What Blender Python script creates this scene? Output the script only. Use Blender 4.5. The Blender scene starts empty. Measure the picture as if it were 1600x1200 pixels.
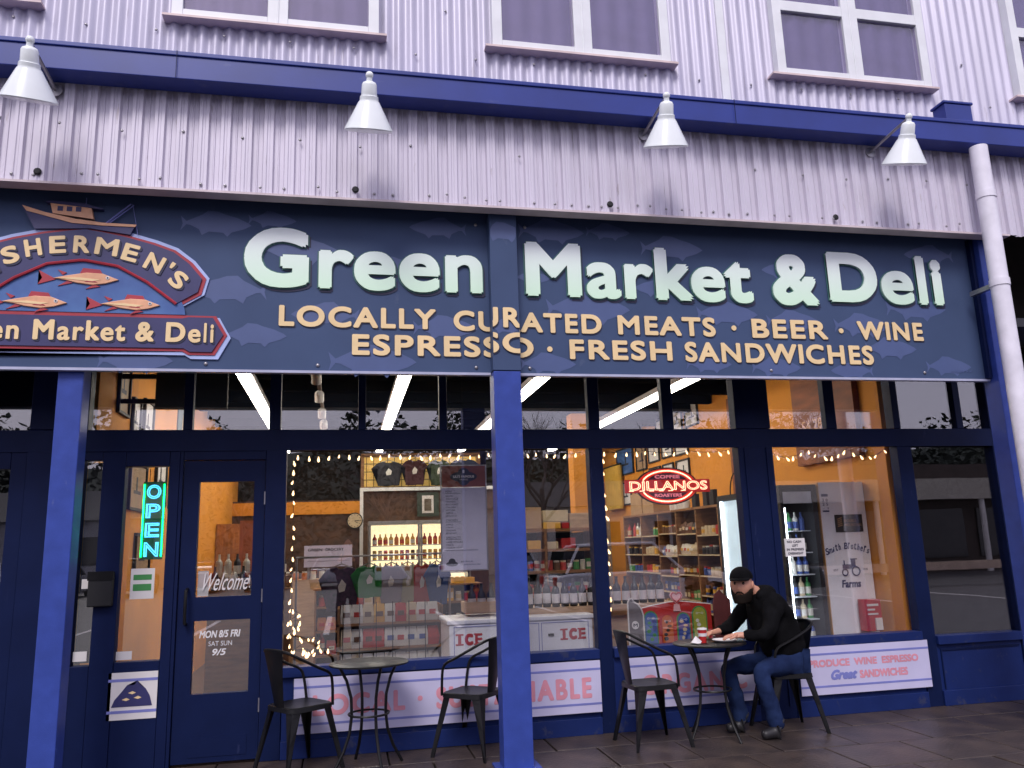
import bpy, bmesh, math, random
from mathutils import Vector, Matrix, Euler
R = math.radians
rnd = random.Random(7)
sc = bpy.context.scene
col = sc.collection

# ------------------------------------------------------------------ camera, sky, sun, exposure
cam_d = bpy.data.cameras.new('camera'); cam = bpy.data.objects.new('camera', cam_d); col.objects.link(cam)
pitch, roll, yaw = .20036, -.03203, .20794
F = Vector((math.sin(yaw)*math.cos(pitch), math.cos(yaw)*math.cos(pitch), math.sin(pitch)))
Rt = Vector((math.cos(yaw), -math.sin(yaw), 0)); U = Rt.cross(F)
r_ = Rt*math.cos(roll)+U*math.sin(roll); u_ = -Rt*math.sin(roll)+U*math.cos(roll)
m = Matrix((r_, u_, -F)).transposed().to_4x4(); m.translation = Vector((0, -6.75, 1.5))
cam.matrix_world = m
cam_d.sensor_fit = 'HORIZONTAL'; cam_d.sensor_width = 36; cam_d.lens = 36*1260.5/1600
cam_d.clip_start = .03; cam_d.clip_end = 600
sc.camera = cam

world = bpy.data.worlds.new('World'); sc.world = world; world.use_nodes = True
nt = world.node_tree; nt.nodes.clear()
wo = nt.nodes.new('ShaderNodeOutputWorld'); bg = nt.nodes.new('ShaderNodeBackground')
sky = nt.nodes.new('ShaderNodeTexSky'); sky.sky_type = 'NISHITA'; sky.sun_disc = False
SUN_EL, SUN_AZ = R(47), R(200)          # azimuth from +Y clockwise
sky.sun_elevation = SUN_EL; sky.sun_rotation = SUN_AZ; sky.dust_density = 3
mx = nt.nodes.new('ShaderNodeMix'); mx.data_type = 'RGBA'; mx.inputs[0].default_value = .78
mx.inputs[7].default_value = (8.4, 7.8, 10.2, 1)       # high overcast, lavender white
nt.links.new(sky.outputs[0], mx.inputs[6]); nt.links.new(mx.outputs[2], bg.inputs[0])
bg.inputs[1].default_value = .1
nt.links.new(bg.outputs[0], wo.inputs[0])

sl = bpy.data.lights.new('sun', 'SUN'); sl.energy = 1.5; sl.angle = R(20); sl.color = (1, .95, .93)
so = bpy.data.objects.new('sun', sl); col.objects.link(so)
sd = Vector((math.sin(SUN_AZ)*math.cos(SUN_EL), math.cos(SUN_AZ)*math.cos(SUN_EL), math.sin(SUN_EL)))
so.rotation_euler = sd.to_track_quat('Z', 'Y').to_euler(); so.location = sd*50

sc.view_settings.view_transform = 'Standard'; sc.view_settings.look = 'None'
sc.view_settings.gamma = 1; sc.view_settings.use_curve_mapping = False
sc.view_settings.exposure = .36
try:
    sc.cycles.max_bounces = 8; sc.cycles.transparent_max_bounces = 16; sc.cycles.sample_clamp_indirect = 6
    sc.cycles.diffuse_bounces = 3; sc.cycles.glossy_bounces = 3; sc.cycles.caustics_reflective = False
except Exception: pass

# ------------------------------------------------------------------ materials
MATS = {}
def mat(name, c, rough=.6, metal=0, var=.12, scale=6, bump=0, bscale=60, emit=0, spec=.5, stretch=None, c2=None, coat=0, wear=None):
    if name in MATS: return MATS[name]
    m = bpy.data.materials.new(name); m.use_nodes = True; MATS[name] = m
    n = m.node_tree.nodes; l = m.node_tree.links; b = n['Principled BSDF']
    b.inputs['Roughness'].default_value = rough; b.inputs['Metallic'].default_value = metal
    b.inputs['Specular IOR Level'].default_value = spec
    if coat: b.inputs['Coat Weight'].default_value = coat
    tc = n.new('ShaderNodeTexCoord'); mp = n.new('ShaderNodeMapping')
    l.new(tc.outputs['Object'], mp.inputs[0])
    if stretch: mp.inputs['Scale'].default_value = stretch
    nz = n.new('ShaderNodeTexNoise'); nz.inputs['Scale'].default_value = scale; nz.inputs['Detail'].default_value = 6
    l.new(mp.outputs[0], nz.inputs['Vector'])
    mixn = n.new('ShaderNodeMix'); mixn.data_type = 'RGBA'
    ramp = n.new('ShaderNodeMapRange'); ramp.inputs[1].default_value = .3; ramp.inputs[2].default_value = .7
    l.new(nz.outputs[0], ramp.inputs[0]); l.new(ramp.outputs[0], mixn.inputs[0])
    a = c2 if c2 else tuple(x*(1-var) for x in c)
    d = c if c2 else tuple(min(1, x*(1+var)) for x in c)
    mixn.inputs[6].default_value = (*a, 1); mixn.inputs[7].default_value = (*d, 1)
    l.new(mixn.outputs[2], b.inputs['Base Color'])
    if wear:                                  # chips, scuffs and drips with a shape of their own
        wc, th, ws, wst, amt = wear
        m2 = n.new('ShaderNodeMapping'); l.new(tc.outputs['Object'], m2.inputs[0]); m2.inputs['Scale'].default_value = wst
        wn = n.new('ShaderNodeTexNoise'); wn.inputs['Scale'].default_value = ws; wn.inputs['Detail'].default_value = 8; wn.inputs['Roughness'].default_value = .65; l.new(m2.outputs[0], wn.inputs['Vector'])
        wr = n.new('ShaderNodeMapRange'); wr.inputs[1].default_value = th; wr.inputs[2].default_value = th+.05; wr.inputs[4].default_value = amt; l.new(wn.outputs[0], wr.inputs[0])
        wm = n.new('ShaderNodeMix'); wm.data_type = 'RGBA'; l.new(wr.outputs[0], wm.inputs[0]); l.new(mixn.outputs[2], wm.inputs[6]); wm.inputs[7].default_value = (*wc, 1); l.new(wm.outputs[2], b.inputs['Base Color'])
    if bump:
        nb = n.new('ShaderNodeTexNoise'); nb.inputs['Scale'].default_value = bscale; nb.inputs['Detail'].default_value = 4
        l.new(mp.outputs[0], nb.inputs['Vector'])
        bp = n.new('ShaderNodeBump'); bp.inputs['Strength'].default_value = bump; bp.inputs['Distance'].default_value = .01
        l.new(nb.outputs[0], bp.inputs['Height']); l.new(bp.outputs[0], b.inputs['Normal'])
    if emit:
        b.inputs['Emission Color'].default_value = (*c, 1); b.inputs['Emission Strength'].default_value = emit
    return m
def glassmat(name, f0, tint=(1, 1, 1)):
    m = bpy.data.materials.new(name); m.use_nodes = True; MATS[name] = m
    n = m.node_tree.nodes; l = m.node_tree.links; n.clear()
    o = n.new('ShaderNodeOutputMaterial'); mixs = n.new('ShaderNodeMixShader')
    t = n.new('ShaderNodeBsdfTransparent'); t.inputs[0].default_value = (*tint, 1)
    g = n.new('ShaderNodeBsdfGlossy'); g.inputs['Roughness'].default_value = .004
    # faint waviness of float glass
    nz = n.new('ShaderNodeTexNoise'); nz.inputs['Scale'].default_value = 1.6
    tc = n.new('ShaderNodeTexCoord'); l.new(tc.outputs['Object'], nz.inputs['Vector'])
    bp = n.new('ShaderNodeBump'); bp.inputs['Strength'].default_value = .03; bp.inputs['Distance'].default_value = .01
    l.new(nz.outputs[0], bp.inputs['Height']); l.new(bp.outputs[0], g.inputs['Normal'])
    lw = n.new('ShaderNodeLayerWeight'); lw.inputs[0].default_value = .5
    pw = n.new('ShaderNodeMath'); pw.operation = 'POWER'; pw.inputs[1].default_value = 5; l.new(lw.outputs['Facing'], pw.inputs[0])
    fr = n.new('ShaderNodeMath'); fr.operation = 'MULTIPLY_ADD'; fr.inputs[1].default_value = 1-f0; fr.inputs[2].default_value = f0; l.new(pw.outputs[0], fr.inputs[0])
    l.new(fr.outputs[0], mixs.inputs[0]); l.new(t.outputs[0], mixs.inputs[1]); l.new(g.outputs[0], mixs.inputs[2])
    l.new(mixs.outputs[0], o.inputs[0]); return m
GLASS = glassmat('shop_glass', .165)
GLASS_IN = glassmat('cooler_glass', .03)
GLASS_UP = glassmat('upper_glass', .11, (.92, .88, 1))
BLUE = mat('blue_paint', (.038, .070, .32), .42, wear=((.10, .13, .34), .64, 7, (1, 1, .35), .55), var=.12, scale=9, bump=.10, bscale=160, spec=.25)
BLUE_SHADED = mat('blue_paint_shaded', (.006, .0125, .055), .45, wear=((.035, .045, .12), .66, 9, (1, 1, .3), .5), var=.1, scale=5, bump=.05, spec=.12)  # same blue as the posts, darkened in colour for shade under the canopy
BLUE_HALF_SHADED = mat('blue_paint_half_shaded', (.010, .023, .115), .45, wear=((.05, .055, .10), .60, 6, (1, 1, .8), .6), var=.12, scale=4, bump=.08, spec=.2)  # same blue again, colour dimmed less where the canopy shade thins
GUT = mat('gutter_blue', (.014, .035, .24), .38, wear=((.06, .08, .26), .63, 3, (1, 1, 3), .5), var=.12, scale=3)
SIGN = mat('sign_board', (.056, .088, .178), .55, wear=((.10, .13, .22), .66, 5, (1, 1, .6), .4), var=.1, scale=1.5, spec=.2)
SIGNF = mat('sign_fish_print', (.072, .108, .25), .42, var=.05)
CORR = mat('lavender_steel_sheet', (.66, .62, .72), .42, wear=((.36, .30, .30), .63, 5, (5, 1, .5), .55), metal=.1, var=.07, scale=2, stretch=(2, 1, .5), bump=.03, bscale=30)
CORR_UP = mat('white_steel_sheet', (.58, .56, .68), .4, wear=((.34, .31, .36), .62, 4, (5, 1, .4), .5), metal=.15, var=.1, scale=3, stretch=(3, 1, .35))
WHITE = mat('white_trim', (.82, .84, .86), .4, var=.05)
LAMPW = mat('lamp_enamel', (.85, .90, .90), .25, var=.03)
MINT = mat('sign_letter_mint', (.84, .97, .90), .4, var=.08, scale=.9)
def _grad(m, c0, c1, z0, z1):
    n = m.node_tree.nodes; l = m.node_tree.links; tc = n.new('ShaderNodeTexCoord'); sp = n.new('ShaderNodeSeparateXYZ'); mr = n.new('ShaderNodeMapRange'); mi = n.new('ShaderNodeMix'); mi.data_type = 'RGBA'
    mr.inputs[1].default_value = z0; mr.inputs[2].default_value = z1; mi.inputs[6].default_value = (*c0, 1); mi.inputs[7].default_value = (*c1, 1)
    l.new(tc.outputs['Object'], sp.inputs[0]); l.new(sp.outputs[2], mr.inputs[0]); l.new(mr.outputs[0], mi.inputs[0]); l.new(mi.outputs[2], n['Principled BSDF'].inputs['Base Color'])
_grad(MINT, (.70, .97, .72), (.88, .97, .95), .62, 1.0)      # printed two-tone letter faces
MINT_EDGE = mat('letter_outline_green', (.05, .16, .15), .5)
CREAM = mat('sign_letter_cream', (.88, .66, .35), .45, var=.06)
DARKL = mat('letter_shadow_navy', (.018, .02, .06), .5)
STEEL = mat('steel', (.35, .34, .36), .35, metal=.8)
BLACKM = mat('black_metal', (.006, .006, .007), .4, spec=.28, var=.3, bump=.04, bscale=90)
BLACK = mat('black', (.006, .006, .008), .6)
RED = mat('red', (.45, .02, .02), .45)
EMB_RED = mat('emblem_red', (.40, .03, .05), .45)
EMB_NAVY = mat('emblem_navy', (.035, .035, .13), .45)
EMB_BLUE = mat('emblem_blue', (.04, .10, .32), .45, c2=(.07, .17, .42), scale=5)
EMB_SKIN = mat('emblem_salmon', (.80, .42, .24), .45, var=.12, scale=14)
EMB_GLOW = mat('emblem_halo', (.42, .52, .85), .5)
BANNER = mat('banner_vinyl', (.58, .56, .78), .45, var=.06, scale=3)
BSTRIPE = mat('banner_stripe', (.20, .22, .55), .5)
PINK = mat('banner_pink', (.72, .30, .38), .5)
ORANGE = mat('orange_wall', (.70, .27, .020), .75, var=.08, scale=2, bump=.05, bscale=120)
DARKWALL = mat('dark_wall', (.022, .017, .015), .8, var=.3, spec=.1)
CEIL = mat('black_ceiling', (.003, .003, .003), .9, var=.3, spec=0)
BROWNP = mat('brown_panel', (.075, .033, .016), .7, var=.35, scale=8)
SFLOOR = mat('shop_floor', (.09, .055, .04), .4, var=.2, scale=3)
WOOD = mat('shelf_wood', (.27, .125, .045), .55, var=.3, scale=5, stretch=(1, 6, 6))
WOODL = mat('pale_wood', (.50, .33, .20), .6, var=.2, scale=5, stretch=(1, 6, 6))
REDWOOD = mat('red_wood_board', (.34, .10, .03), .6, c2=(.16, .04, .012), scale=4, stretch=(.6, .6, 3), bump=.3, bscale=14)
CARD = mat('cardboard', (.42, .26, .13), .8, var=.1)
PAPER = mat('paper_white', (.74, .71, .70), .6, var=.05)
PAPERG = mat('menu_grey', (.48, .46, .58), .6, var=.06)
INK = mat('ink', (.03, .03, .05), .6)
FREEZ = mat('freezer_white', (.86, .86, .92), .35, var=.04)
TUBE = mat('fluorescent_diffuser', (1, .93, .80), .5, emit=18)
BULB = mat('string_bulb', (1, .66, .34), .4, emit=3.6)
NEONB = mat('neon_blue', (.08, .50, 1), .4, emit=2.4)
NEONG = mat('neon_green', (.0, .75, .12), .4, emit=11)
GREENB = mat('open_backing', (.01, .10, .04), .5)
NEONR = mat('neon_warm', (1, .55, .35), .4, emit=2.6)
NEONRED = mat('neon_red', (1, .06, .02), .4, emit=1.5)
COOLW = mat('cooler_light', (.85, .92, 1), .4, emit=5)
COOLY = mat('cooler_light_warm', (1, .82, .50), .4, emit=1.3)
COOLIN = mat('cooler_liner', (.62, .66, .72), .5)
for k in ('string_bulb', 'neon_blue', 'neon_warm', 'neon_red'):
    try: MATS[k].cycles.emission_sampling = 'NONE'
    except Exception: pass
SLAB = mat('paving', (.090, .066, .052), .36, c2=(.032, .025, .024), scale=3, bump=.5, bscale=40)
ASPH = mat('asphalt', (.065, .062, .066), .5, var=.25, scale=4, bump=.4, bscale=80)
CONC = mat('concrete', (.26, .25, .25), .8, var=.15, bump=.2)
SKIN = mat('skin', (.55, .27, .18), .5, var=.08)
BEARD = mat('beard', (.016, .012, .010), .95, spec=.05, bump=.5, bscale=300)
JACKET = mat('black_jacket', (.005, .005, .006), .95, spec=.1, var=.4, scale=12, bump=.2)
JEANS = mat('blue_jeans', (.018, .034, .10), .9, spec=.1, c2=(.008, .015, .05), scale=8, bump=.2)
SHOE = mat('shoe', (.015, .014, .016), .5)
TREE = mat('bare_bark', (.09, .075, .075), .9)
FOL = mat('dark_evergreen', (.030, .040, .034), .9, spec=.1, c2=(.018, .024, .022), scale=2)
HCOL = {}
def cmat(name, c, rough=.55, **k): return mat(name, c, rough, **k)
CN = ['red', 'yellow', 'green', 'white', 'orange', 'blue', 'brown', 'cream', 'black', 'dark glass']
ORD = ['lowest', 'second', 'third', 'fourth', 'fifth', 'sixth', 'seventh']
NTH = ['first', 'second', 'third', 'fourth', 'fifth', 'sixth', 'seventh', 'eighth', 'ninth', 'tenth', 'eleventh', 'twelfth', 'thirteenth', 'fourteenth', 'fifteenth', 'sixteenth', 'seventeenth', 'eighteenth']
PROD = [cmat('print_'+n, c) for n, c in dict(red=(.5, .04, .03), yellow=(.75, .42, .06), green=(.05, .26, .07), white=(.7, .68, .62), orange=(.65, .20, .04),
        blue=(.05, .10, .35), brown=(.13, .06, .03), cream=(.62, .50, .32), black=(.02, .02, .022)).items()]
BOTG = cmat('bottle_dark_glass', (.012, .014, .012), .12)

# ------------------------------------------------------------------ mesh helpers
class MB:
    def __init__(s): s.v = []; s.f = []; s.m = []
    def add(s, vs, fs, mi=0):
        b = len(s.v); s.v += [tuple(v) for v in vs]; s.f += [tuple(b+i for i in f) for f in fs]; s.m += [mi]*len(fs); return s
    def box(s, x0, x1, y0, y1, z0, z1, mi=0, M=None):
        vs = [Vector((x, y, z)) for x in (x0, x1) for y in (y0, y1) for z in (z0, z1)]
        if M: vs = [M@v for v in vs]
        return s.add(vs, [(0, 1, 3, 2), (4, 6, 7, 5), (0, 4, 5, 1), (2, 3, 7, 6), (0, 2, 6, 4), (1, 5, 7, 3)], mi)
    def tube(s, pts, r, n=8, mi=0, closed=False, cap=True):
        pts = [Vector(p) for p in pts]; L = len(pts); rs = r if isinstance(r, (list, tuple)) else [r]*L
        vs = []; pn = None
        for i, p in enumerate(pts):
            a = pts[i-1] if (i or closed) else p; c = pts[(i+1) % L] if (i < L-1 or closed) else p
            t = (c-a).normalized()
            if pn is None: pn = t.orthogonal().normalized()
            pn = (pn-t*pn.dot(t)); pn = pn.normalized() if pn.length > 1e-6 else t.orthogonal().normalized()
            q = t.cross(pn)
            vs += [p+(pn*math.cos(2*math.pi*k/n)+q*math.sin(2*math.pi*k/n))*rs[i] for k in range(n)]
        fs = []
        for i in range(L if closed else L-1):
            j = (i+1) % L
            fs += [(i*n+k, i*n+(k+1) % n, j*n+(k+1) % n, j*n+k) for k in range(n)]
        if cap and not closed: fs += [tuple(range(n))[::-1], tuple((L-1)*n+k for k in range(n))]
        return s.add(vs, fs, mi)
    def lathe(s, prof, c=(0, 0, 0), n=20, mi=0, M=None):
        c = Vector(c); vs = []
        for r, z in prof:
            for k in range(n):
                v = Vector((r*math.cos(2*math.pi*k/n), r*math.sin(2*math.pi*k/n), z))
                vs.append(c+(M@v if M else v))
        L = len(prof)
        fs = [(i*n+k, i*n+(k+1) % n, (i+1)*n+(k+1) % n, (i+1)*n+k) for i in range(L-1) for k in range(n)]
        if prof[0][0] > 1e-4: fs.append(tuple(range(n))[::-1])
        if prof[-1][0] > 1e-4: fs.append(tuple((L-1)*n+k for k in range(n)))
        return s.add(vs, fs, mi)
    def ball(s, c, r, n=12, sc=(1, 1, 1), mi=0, M=None):
        pr = [(max(1e-5, r*math.sin(math.pi*i/(n//2+2))), -r*math.cos(math.pi*i/(n//2+2))) for i in range(n//2+3)]
        S = Matrix.Diagonal((*sc, 1)); S = (M@S) if M else S
        return s.lathe(pr, c, n, mi, S)
    def prism(s, poly, y0, y1, mi=0):           # polygon in XZ, thickness in Y (y0 = front)
        n = len(poly); vs = [(x, y0, z) for x, z in poly]+[(x, y1, z) for x, z in poly]
        fs = [tuple(range(n)), tuple(range(2*n-1, n-1, -1))]+[(k, n+k, n+(k+1) % n, (k+1) % n) for k in range(n)]
        return s.add(vs, fs, mi)
    def ngon(s, poly, y, mi=0): return s.add([(x, y, z) for x, z in poly], [tuple(range(len(poly)))], mi)
OFF = {}
def link(o, parent=None):
    col.objects.link(o)
    if parent is not None: o.parent = parent; OFF[o.name] = OFF.get(parent.name, Vector())
    return o
def tag(o, label=None, cat=None, group=None, kind=None):
    if label: o['label'] = label
    if cat: o['category'] = cat
    if group: o['group'] = group
    if kind: o['kind'] = kind
    return o
def thing(name, label, cat, loc=(0, 0, 0), group=None, rz=0):
    o = bpy.data.objects.new(name, None); o.empty_display_size = .1; col.objects.link(o)
    o.location = loc; o.rotation_euler = (0, 0, rz); OFF[o.name] = Vector(loc)
    return tag(o, label, cat, group)
def build(mb, name, mats, parent=None, smooth=False, bevel=0, local=False, label=None, fix=True):
    me = bpy.data.meshes.new(name); me.from_pydata(mb.v, [], mb.f)
    if not isinstance(mats, (list, tuple)): mats = [mats]
    for q in mats: me.materials.append(q)
    if len(mats) > 1: me.polygons.foreach_set('material_index', mb.m)
    if fix:
        bm = bmesh.new(); bm.from_mesh(me); bmesh.ops.recalc_face_normals(bm, faces=bm.faces); bm.to_mesh(me); bm.free()
    if smooth: me.polygons.foreach_set('use_smooth', [True]*len(me.polygons))
    o = bpy.data.objects.new(name, me); link(o, parent)
    if parent is not None and not local: me.transform(Matrix.Translation(-OFF.get(parent.name, Vector())))
    if bevel:
        b = o.modifiers.new('bevel', 'BEVEL'); b.width = bevel; b.segments = 2; b.limit_method = 'ANGLE'
    if smooth:
        try: me.set_sharp_from_angle(angle=R(40))
        except Exception: pass
    if label: o['label'] = label
    return o
def solo(mb, name, mats, label, cat, group=None, **k):
    """top-level thing that is one mesh: origin moved to its base centre"""
    xs = [v[0] for v in mb.v]; ys = [v[1] for v in mb.v]; zs = [v[2] for v in mb.v]
    c = Vector(((min(xs)+max(xs))/2, (min(ys)+max(ys))/2, min(zs)))
    mb.v = [tuple(Vector(v)-c) for v in mb.v]
    o = build(mb, name, mats, None, **k); o.location = c; return tag(o, label, cat, group)
def setting(mb, name, mats, parent=None, **k):
    o = build(mb, name, mats, parent, **k)
    if parent is None: o['kind'] = 'structure'
    return o
def copy_tree(o, parent=None):
    c = o.copy(); col.objects.link(c); c.parent = parent; OFF[c.name] = Vector()
    for ch in list(o.children): copy_tree(ch, c)
    return c
def piece(o, parent, loc, rot=None, scale=None):
    c = o.copy(); col.objects.link(c); c.parent = parent; c.location = Vector(loc)-OFF.get(parent.name, Vector())
    if rot is not None: c.rotation_euler = rot
    if scale is not None: c.scale = scale
    return c
# text -> mesh, fitted to a box of width w and height h, lying in XZ and facing -Y
_t = {}
def text(mb, s, x, z, w, h, y, depth=.003, bold=.02, mi=0, clip=None, shear=0, outline=0, M=None, hfit=True):
    ob = bold; bold = 0 if not outline else bold; key = (s, bold, shear, outline)
    if key not in _t:
        cu = bpy.data.curves.new('t', 'FONT'); cu.body = s; cu.size = 1; cu.resolution_u = 6 if len(s) == 1 else 3; cu.shear = shear
        if outline: cu.fill_mode = 'NONE'; cu.bevel_depth = outline; cu.bevel_resolution = 0; cu.offset = bold
        else: cu.offset = bold; cu.fill_mode = 'FRONT'
        o = bpy.data.objects.new('t', cu); col.objects.link(o)
        dg = bpy.context.evaluated_depsgraph_get(); me = bpy.data.meshes.new_from_object(o.evaluated_get(dg))
        vs = [v.co.copy() for v in me.vertices]; fs = [tuple(p.vertices) for p in me.polygons]
        bpy.data.objects.remove(o); bpy.data.curves.remove(cu); bpy.data.meshes.remove(me)
        _t[key] = (vs, fs)
    vs, fs = _t[key]
    if not vs: return mb
    x0 = min(v.x for v in vs); x1 = max(v.x for v in vs); z0 = min(v.y for v in vs); z1 = max(v.y for v in vs)
    rr_ = 0 if outline else min(ob*1.9*h, w*.3)
    if ob*h > .0006 and not outline and rr_:
        n_ = 8 if h > .08 else 4
        for k_ in range(n_):
            a_ = 2*math.pi*(k_+.5)/n_; text(mb, s, x+rr_+rr_*math.cos(a_), z+rr_+rr_*math.sin(a_), w-2*rr_, h-2*rr_, y-k_*.00012, depth, 0, mi, clip, shear, 0, M)
        return mb
    sx = w/(x1-x0); sz = h/(z1-z0)
    bm = bmesh.new(); bv = [bm.verts.new((x+(v.x-x0)*sx, y-(v.z*(sx+sz)/2 if outline else 0), z+(v.y-z0)*sz)) for v in vs]
    for f in fs:
        try: bm.faces.new([bv[i] for i in f])
        except Exception: pass
    if clip:
        for cx, sgn in ((clip[0], -1), (clip[1], 1)):
            bmesh.ops.bisect_plane(bm, geom=bm.verts[:]+bm.edges[:]+bm.faces[:], plane_co=(cx, 0, 0), plane_no=(sgn, 0, 0), clear_outer=True)
    if depth and not outline:
        bmesh.ops.remove_doubles(bm, verts=bm.verts[:], dist=1e-6)
        g = bmesh.ops.extrude_face_region(bm, geom=bm.faces[:])
        nv = [e for e in g['geom'] if isinstance(e, bmesh.types.BMVert)]
        bmesh.ops.translate(bm, verts=nv, vec=(0, -depth, 0))
    bm.verts.index_update()
    out = [v.co.copy() for v in bm.verts]
    if M: out = [M@v for v in out]
    mb.add(out, [tuple(v.index for v in f.verts) for f in bm.faces], mi); bm.free(); return mb
def ell(cx, cz, rx, rz, n=40, a0=0, a1=360): return [(cx+rx*math.cos(R(a0+(a1-a0)*k/n)), cz+rz*math.sin(R(a0+(a1-a0)*k/n))) for k in range(n+(a1-a0 < 360))]
def corrugated(x0, x1, z0, z1, y, pitch, depth, prof):
    """sheet in XZ whose ridges run in Z; prof = list of (fraction of pitch, depth fraction)"""
    mb = MB(); pts = []; n = int(math.ceil((x1-x0)/pitch))
    for i in range(n):
        for t, d in prof:
            X = x0+(i+t)*pitch
            if X <= x1: pts.append((X, y-d*depth))
    vs = [(X, Y, z) for X, Y in pts for z in (z0, z1)]+[(X, Y+.004, z) for X, Y in pts for z in (z0, z1)]
    N = len(pts); fs = []
    for i in range(N-1):
        a = 2*i; fs.append((a, a+2, a+3, a+1)); b = 2*N+a; fs.append((b, b+1, b+3, b+2)); fs.append((a, b, b+2, a+2))
    return mb.add(vs, fs)

# ================================================================== THE SETTING
setting(MB().box(-150, 150, -220, -2.7, -.6, -.13), 'car_park', ASPH)
setting(MB().box(-40, 40, -2.68, 12, -.6, -.035), 'walkway_base', mat('joint_dirt', (.012, .011, .012), .9))
k = MB().box(-40, 40, -2.85, -2.70, -.4, 0.0); setting(k, 'kerb', CONC, bevel=.01)
# paving: staggered slabs, each its own piece
pav = setting(MB().box(-40, 40, -2.68, -2.60, -.04, -.012), 'walkway_edge', CONC)
pv = bpy.data.objects.new('paved_walkway', None); link(pv); pv['kind'] = 'structure'
rows = [(-.02, -.46), (-.47, -1.02), (-1.03, -1.58), (-1.59, -2.14), (-2.15, -2.59)]
for ri, (ya, yb) in enumerate(rows):
    w = .62; sh = (.31 if ri % 2 else 0)+.03
    base = None
    for i in range(-6, 14):
        x0 = i*w+sh
        if base is None:
            b = MB().box(-w/2+.006, w/2-.006, yb, ya, -.034, 0)
            base = build(b, 'slab', SLAB, pv, bevel=.006); o = base
        else: o = base.copy(); col.objects.link(o); o.parent = pv
        o.location = (x0, 0, rnd.uniform(-.002, .002)); o.rotation_euler = (rnd.uniform(-.001, .001), rnd.uniform(-.002, .002), 0)
side = MB().box(-40, -6*.62-.35, -2.59, -.02, -.034, -.002).box(13*.62+.75, 40, -2.59, -.02, -.034, -.002)
setting(side, 'far_paving', SLAB, pv)

# shop shell
setting(MB().box(13.9, 14, .06, 2.6, 0, 3.6), 'neighbour_end_wall', DARKWALL)
setting(MB().box(-6, 14, .05, 10, -.034, .02), 'shop_floor', SFLOOR)
setting(MB().box(-14, 14, .06, 10, 3.6, 3.75), 'shop_ceiling', CEIL)
for i in range(9): pass
bw = MB().box(-6, .25, 9, 9.2, 0, 3.6).box(2.75, 9, 9, 9.2, 0, 3.6).box(.25, 2.75, 9, 9.2, 0, 3.6)
setting(bw, 'back_wall', DARKWALL)
setting(MB().box(5.10, 5.22, .12, 9, 0, 3.6), 'right_wall', ORANGE)
setting(MB().box(-2.05, -1.93, .12, 9, 0, 3.6), 'left_wall', ORANGE)
setting(MB().box(-6, -2.05, .8, .9, 0, 3.6).box(5.22, 14, 2.6, 2.7, 0, 3.6).box(-14, -6, .8, .9, 0, 3.6), 'neighbour_back_wall', DARKWALL)
setting(MB().box(-6, 9, -.765, -.052, 3.32, 3.40), 'walkway_soffit', mat('soffit', (.03, .03, .04), .8))
setting(MB().box(-6, 14, -.04, .04, 3.305, 4.95), 'wall_above_shop', DARKWALL)
# joists under the shop ceiling
for i in range(12):
    setting(MB().box(-1.9, 5.08, .9+i*.7, 1.0+i*.7, 3.42, 3.6), 'ceiling_joist', CEIL)

# ------------------------------------------------------------------ storefront: frames, panes, panels
sf = thing('storefront', 'blue framed glass shop front, darkened in colour for shade, under the long sign', 'shop front', (2, 0, 0))
def fr(name, x0, x1, z0, z1, y0=-.05, y1=.05, mt=BLUE_SHADED, bev=.004): return build(MB().box(x0, x1, y0, y1, z0, z1), name, mt, sf, bevel=bev)
fr('head_rail', -2.9, 7.5, 3.05, 3.3)
fr('transom_rail', -2.9, 6.2, 2.335, 2.495)
fr('cap_strip', -2.9, 6.2, 2.325, 2.345, -.062, -.052, BLUE_SHADED, 0)
for x0, x1 in ((-1.255, -1.185), (-.60, -.51), (.108, .17), (.78, .846), (1.42, 1.48), (2.09, 2.193), (2.782, 2.885), (4.402, 4.51), (5.806, 5.878)):
    fr('transom_mullion', x0, x1, 2.497, 3.048, -.04, .04)
for x0, x1, y0 in ((-.612, -.455, -.06), (3.475, 3.815, -.06), (5.105, 5.255, -.055), (2.075, 2.197, -.055), (1.33, 1.40, -.05), (6.155, 6.6, -.06), (-2.35, -1.955, -.06)):
    fr('column', x0, x1, .0, 2.333, y0, .06)
for x0, x1 in ((3.475, 3.815), (5.10, 5.17), (6.155, 6.6), (-2.35, -1.94)):
    fr('upper_column', x0, x1, 2.497, 3.048, -.06, .06)
# raised panel strips on the wide column
for x0 in (3.53, 3.745): fr('column_trim', x0, x0+.016, .1, 2.32, -.072, -.0605, BLUE_SHADED, 0)
for x0, x1, zs in ((-.453, 1.328, .66), (1.402, 2.073, .66), (2.199, 3.473, .66), (3.817, 5.103, .65), (5.257, 6.153, .60)):
    fr('sill', x0, x1, zs-.075, zs, -.085, .05, BLUE_HALF_SHADED)
    fr('knee_wall', x0, x1, .0, zs-.077, -.045, .05, BLUE_HALF_SHADED)
    fr('baseboard', x0, x1, .0, .13, -.07, -.047, BLUE_HALF_SHADED)
fr('panel_bead', 5.30, 6.12, .47, .485, -.056, -.0465, BLUE_SHADED, 0)
fr('panel_bead', 5.29, 5.30, .14, .485, -.056, -.0465, BLUE_SHADED, 0)
def pane(x0, x1, z0, z1, y=0, parent=sf, name='pane', g=GLASS): return build(MB().box(x0-.004, x1+.004, y-.004, y+.004, z0-.004, z1+.004), name, g, parent)
for x0, x1, z0, z1 in ((-.455, 1.33, .66, 2.335), (1.40, 2.075, .66, 2.335), (2.197, 3.475, .66, 2.335), (3.815, 5.105, .65, 2.335), (5.255, 6.155, .60, 2.335)):
    pane(x0, x1, z0, z1)
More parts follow.
